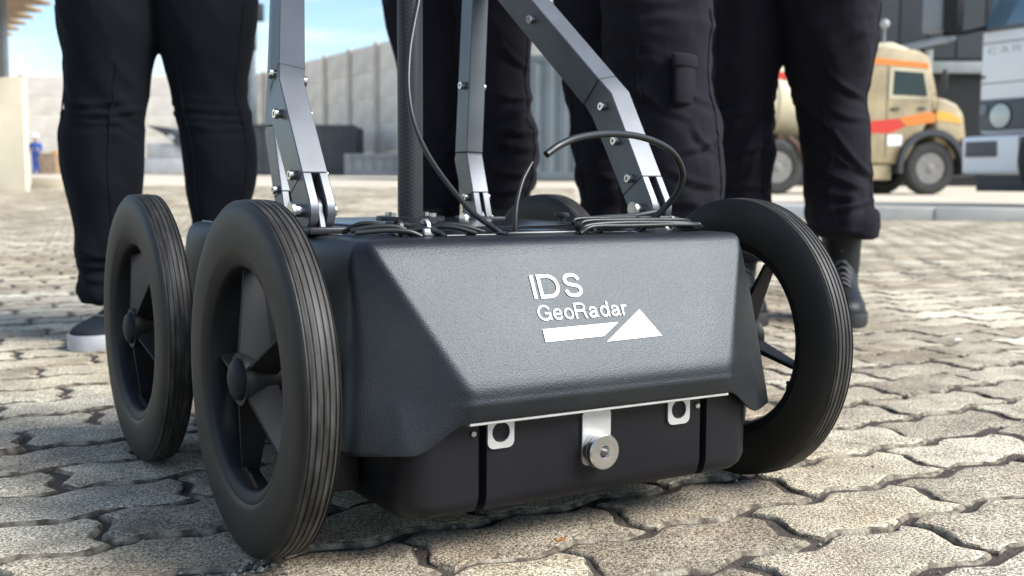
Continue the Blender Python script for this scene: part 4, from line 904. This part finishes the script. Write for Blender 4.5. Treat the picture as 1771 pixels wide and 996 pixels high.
fr = prof('window_frame', [(-.93, 1.91), (-.91, 2.52), (-.17, 2.49), (-.03, 1.90)], -.190, -.1825, M['cream2'], 0)
prof('door_seam', [(-.97, .75), (-.97, 2.55), (-.955, 2.55), (-.955, .75)], -.188, -.1815, M['fender'], 0); prof('door_seam', [(.02, 1.1), (.02, 1.9), (.035, 1.9), (.035, 1.1)], -.188, -.1815, M['fender'], 0)
bxo('door_handle', (-.88, -.215, 1.68), (-.70, -.185, 1.73), M['fender'], o, .008); bxo('door_handle', (-.30, -.215, 1.70), (-.12, -.185, 1.74), M['fender'], o, .008)
prof('red_stripe', [(-1.41, 1.23), (-1.41, 1.44), (-.72, 1.52), (-.55, 1.36), (-.9, 1.22)], -.189, -.183, M['red'], 0)
prof('orange_stripe', [(-.70, 1.525), (-.06, 1.66), (.09, 1.62), (.09, 1.46), (-.53, 1.37)], -.189, -.183, M['orange'], 0)
prof('amber_stripe', [(.15, 1.50), (.15, 1.68), (.45, 1.66), (.68, 1.52), (.70, 1.44)], -.130, -.123, M['yellow'], 0)
bm = bmesh.new(); tube(bm, [(.02, -.2, 2.0), (.12, -.42, 2.05), (.12, -.42, 2.5)], .012, 6); link('mirror_arm', fin(bm, 60), M['fender'], o)
bxo('side_mirror', (.09, -.50, 2.08), (.14, -.34, 2.46), M['fender'], o, .02)
bxo('white_panel', (-.98+.05, -.189, .98), (-.62, -.183, 1.19), M['wpaint'], o)
# arch over the front wheel
bm = bmesh.new(); rs = []
for i in range(15):
    a = R(-12+200*i/14); c, s = math.cos(a), math.sin(a)
    rs.append([(c*.64, -.32, .535+s*.66), (c*.74, -.32, .535+s*.78), (c*.74, .1, .535+s*.78), (c*.64, .1, .535+s*.66)])
rings(bm, rs); link('fender', fin(bm, 50), M['fender'], o)
bxo('step_box', (-1.40, -.14, .30), (-.80, .2, .60), M['tan'], o, .02); bxo('bumper', (.70, -.2, .38), (1.0, 1.87, .62), M['fender'], o, .03)
bxo('side_lamp', (.70, -.27, .94), (.86, -.13, 1.16), M['amber'], o, .03); bxo('chassis', (-4.6, .25, .55), (.7, .45, .75), M['rust'], o); bxo('chassis', (-4.6, 1.25, .55), (.7, 1.45, .75), M['rust'], o)
bm = bmesh.new(); lathe(bm, [(-4.7, .2), (-4.68, .70), (-4.6, .76), (-1.75, .76), (-1.67, .70), (-1.65, .2)], 'x', 36, (0, .85, 1.84)); link('tank', fin(bm, 40), M['cream2'], o)
for x in (-4.2, -3.1, -2.1):
    bm = bmesh.new(); lathe(bm, [(x, .765), (x, .785), (x+.08, .785), (x+.08, .765)], 'x', 36, (0, .85, 1.84)); link('tank_band', fin(bm, 30), M['cream2'], o)
    bxo('tank_cradle', (x-.02, .1, .76), (x+.1, 1.6, 1.2), M['rust'], o)
prof('tank_stripe', [(-3.3, 2.28), (-3.3, 2.42), (-2.4, 2.42), (-2.4, 2.28)], .19, .215, M['red'], 0)
bm = bmesh.new(); tube(bm, [(-3.0, -.12, 1.1), (-2.85, -.2, .95), (-2.7, -.2, .7), (-2.6, -.1, .55)], .07, 10); link('hose', fin(bm, 60), M['rust'], o)
bxo('side_locker', (-2.75, -.12, .45), (-1.75, .3, .95), M['rust'], o, .02)
bm = bmesh.new(); bmesh.ops.create_uvsphere(bm, u_segments=16, v_segments=10, radius=.09, matrix=Matrix.Translation((-1.0, -.05, 3.38))); cyl(bm, (-1.0, -.05, 3.0), (-1.0, -.05, 3.35), .015, 8); link('roof_lamp', fin(bm, 60), M['gplate'], o)

# white cab over truck at the right edge: x along the front toward the right of the picture
P0 = at(1688, 250, 12.0); fd = Vector((.475, -.88, 0)).normalized(); o = empty('white_cab_truck', (P0.x, P0.y, .118), math.atan2(fd.y, fd.x)); tag(o, 'white cab over truck with a round headlamp and grey mirror, at the right edge', 'truck')
def prof2(name, P, x0, x1, mt, bev=.03, seg=3):          # P: (depth, z); depth positive goes back
    bm = bmesh.new(); rings(bm, [[(x, y, z) for y, z in P] for x in (x0, x1)]); return link(name, fin(bm, 40, bev, seg, bang=14), mt, o)
k = 12.0/FPX
def zpx(v, Y=11.9): return CAMH+(320.5-v)/FPX*Y-.118
prof2('cab', [(0, zpx(232)), (.0, zpx(62)), (.30, zpx(-90)), (.6, zpx(-120)), (1.7, zpx(-120)), (1.7, zpx(232))], 0, 2.3, M['wpaint'], .06)
ws = prof2('windscreen', [(-.006, zpx(54)), (-.012, zpx(50)), (.262, zpx(-80)), (.272, zpx(-80))], .075, 2.22, M['wglass'], .0)
prof2('windscreen_seal', [(-.004, zpx(60)), (-.010, zpx(56)), (.270, zpx(-84)), (.280, zpx(-84))], .045, 2.25, M['grey'], .0)
prof2('panel_seam', [(-.004, zpx(148)), (-.004, zpx(146)), (.01, zpx(146)), (.01, zpx(148))], .02, 2.28, M['mirr'], 0)
prof2('trim_strip', [(-.006, zpx(81)), (-.010, zpx(78)), (.01, zpx(78)), (.01, zpx(81))], .03, 2.27, M['gplate'], 0)
bm = bmesh.new(); lathe(bm, [(0, .02), (-.008, .02), (-.010, .012)], 'y', 12, (.06, 0, zpx(136))); link('badge_rivet', fin(bm, 40), M['grey'], o)
prof2('headlamp_housing', [(-.006, zpx(228)), (-.016, zpx(226)), (-.016, zpx(176)), (-.006, zpx(174))], .035, .60, M['grey'], .004, 1)
bm = bmesh.new(); lathe(bm, [(-.010, .125), (-.030, .122), (-.034, .110), (-.050, .07), (-.056, .01)], 'y', 32, (.30, 0, zpx(203))); link('headlamp', fin(bm, 50), M['lens'], o)
bm = bmesh.new(); lathe(bm, [(-.008, .140), (-.032, .138), (-.032, .126), (-.008, .127)], 'y', 32, (.30, 0, zpx(203)), closed=True); link('headlamp_ring', fin(bm, 30), M['fender'], o)
bxo('front_indicator', (.05, -.03, zpx(200)), (.13, -.012, zpx(182)), M['mirr'], o, .006)
prof2('bumper', [(-.16, zpx(300)), (-.18, zpx(238)), (.0, zpx(235)), (.5, zpx(235)), (.5, zpx(300))], -.04, 2.34, M['wpaint'], .03)
bxo('fog_lamp_recess', (.02, -.187, zpx(272)), (.40, -.172, zpx(246)), M['grey'], o, .004); bxo('fog_lamp_recess', (.66, -.187, zpx(274)), (1.1, -.172, zpx(240)), M['grey'], o, .004)
prof2('underrun_bar', [(-.10, zpx(330)), (-.10, zpx(304)), (.3, zpx(304)), (.3, zpx(330))], .1, 2.2, M['fender'], .01)
wp = at(1846, 330, 10.95); dv = Vector((wp.x-P0.x, wp.y-P0.y)); truck_wheel(o, dv.dot(fd.xy), dv.dot(Vector((-fd.y, fd.x))), .46, .26).rotation_euler.z = R(60)
GLY['C'] = (.72, [cr2([(.70, .72), (.60, .88), (.38, .95), (.15, .82), (.05, .5), (.15, .18), (.38, .05), (.60, .12), (.70, .28)])]); GLY['A'] = (.7, [[(0, 0), (.35, 1), (.70, 0)], [(.12, .33), (.58, .33)]]); GLY['O'] = (.78, [ell(.39, .5, .36, .46, 0, 360, 28)])
def onfront(x, z, h): return Vector((x, -h*8-.0004, z))
text_mesh('front_lettering', 'CARGO', .10, .82, zpx(98), .065, .13, .42, put=onfront, mat_=M['letter'], par=o)
mr = bxo('mirror', (-.42, -.42, zpx(58)), (-.16, -.30, zpx(-20)), M['mirr'], o, .04, 4)
for q in ([(-.20, -.34, zpx(62)), (-.05, -.18, zpx(60)), (.06, .0, zpx(52))], [(-.2, -.36, zpx(-15)), (.0, -.1, zpx(-30)), (.15, .1, zpx(-40))]):
    bm = bmesh.new(); tube(bm, q, .022, 8); link('mirror_arm', fin(bm, 50), M['dark'], mr)
bxo('mirror_shell', (-.16, -.40, zpx(60)), (.02, -.27, zpx(-22)), M['dark'], mr, .03, 3)
bxo('side_repeater', (-.28, -.40, zpx(78)), (-.10, -.34, zpx(70)), M['gplate'], mr, .01)
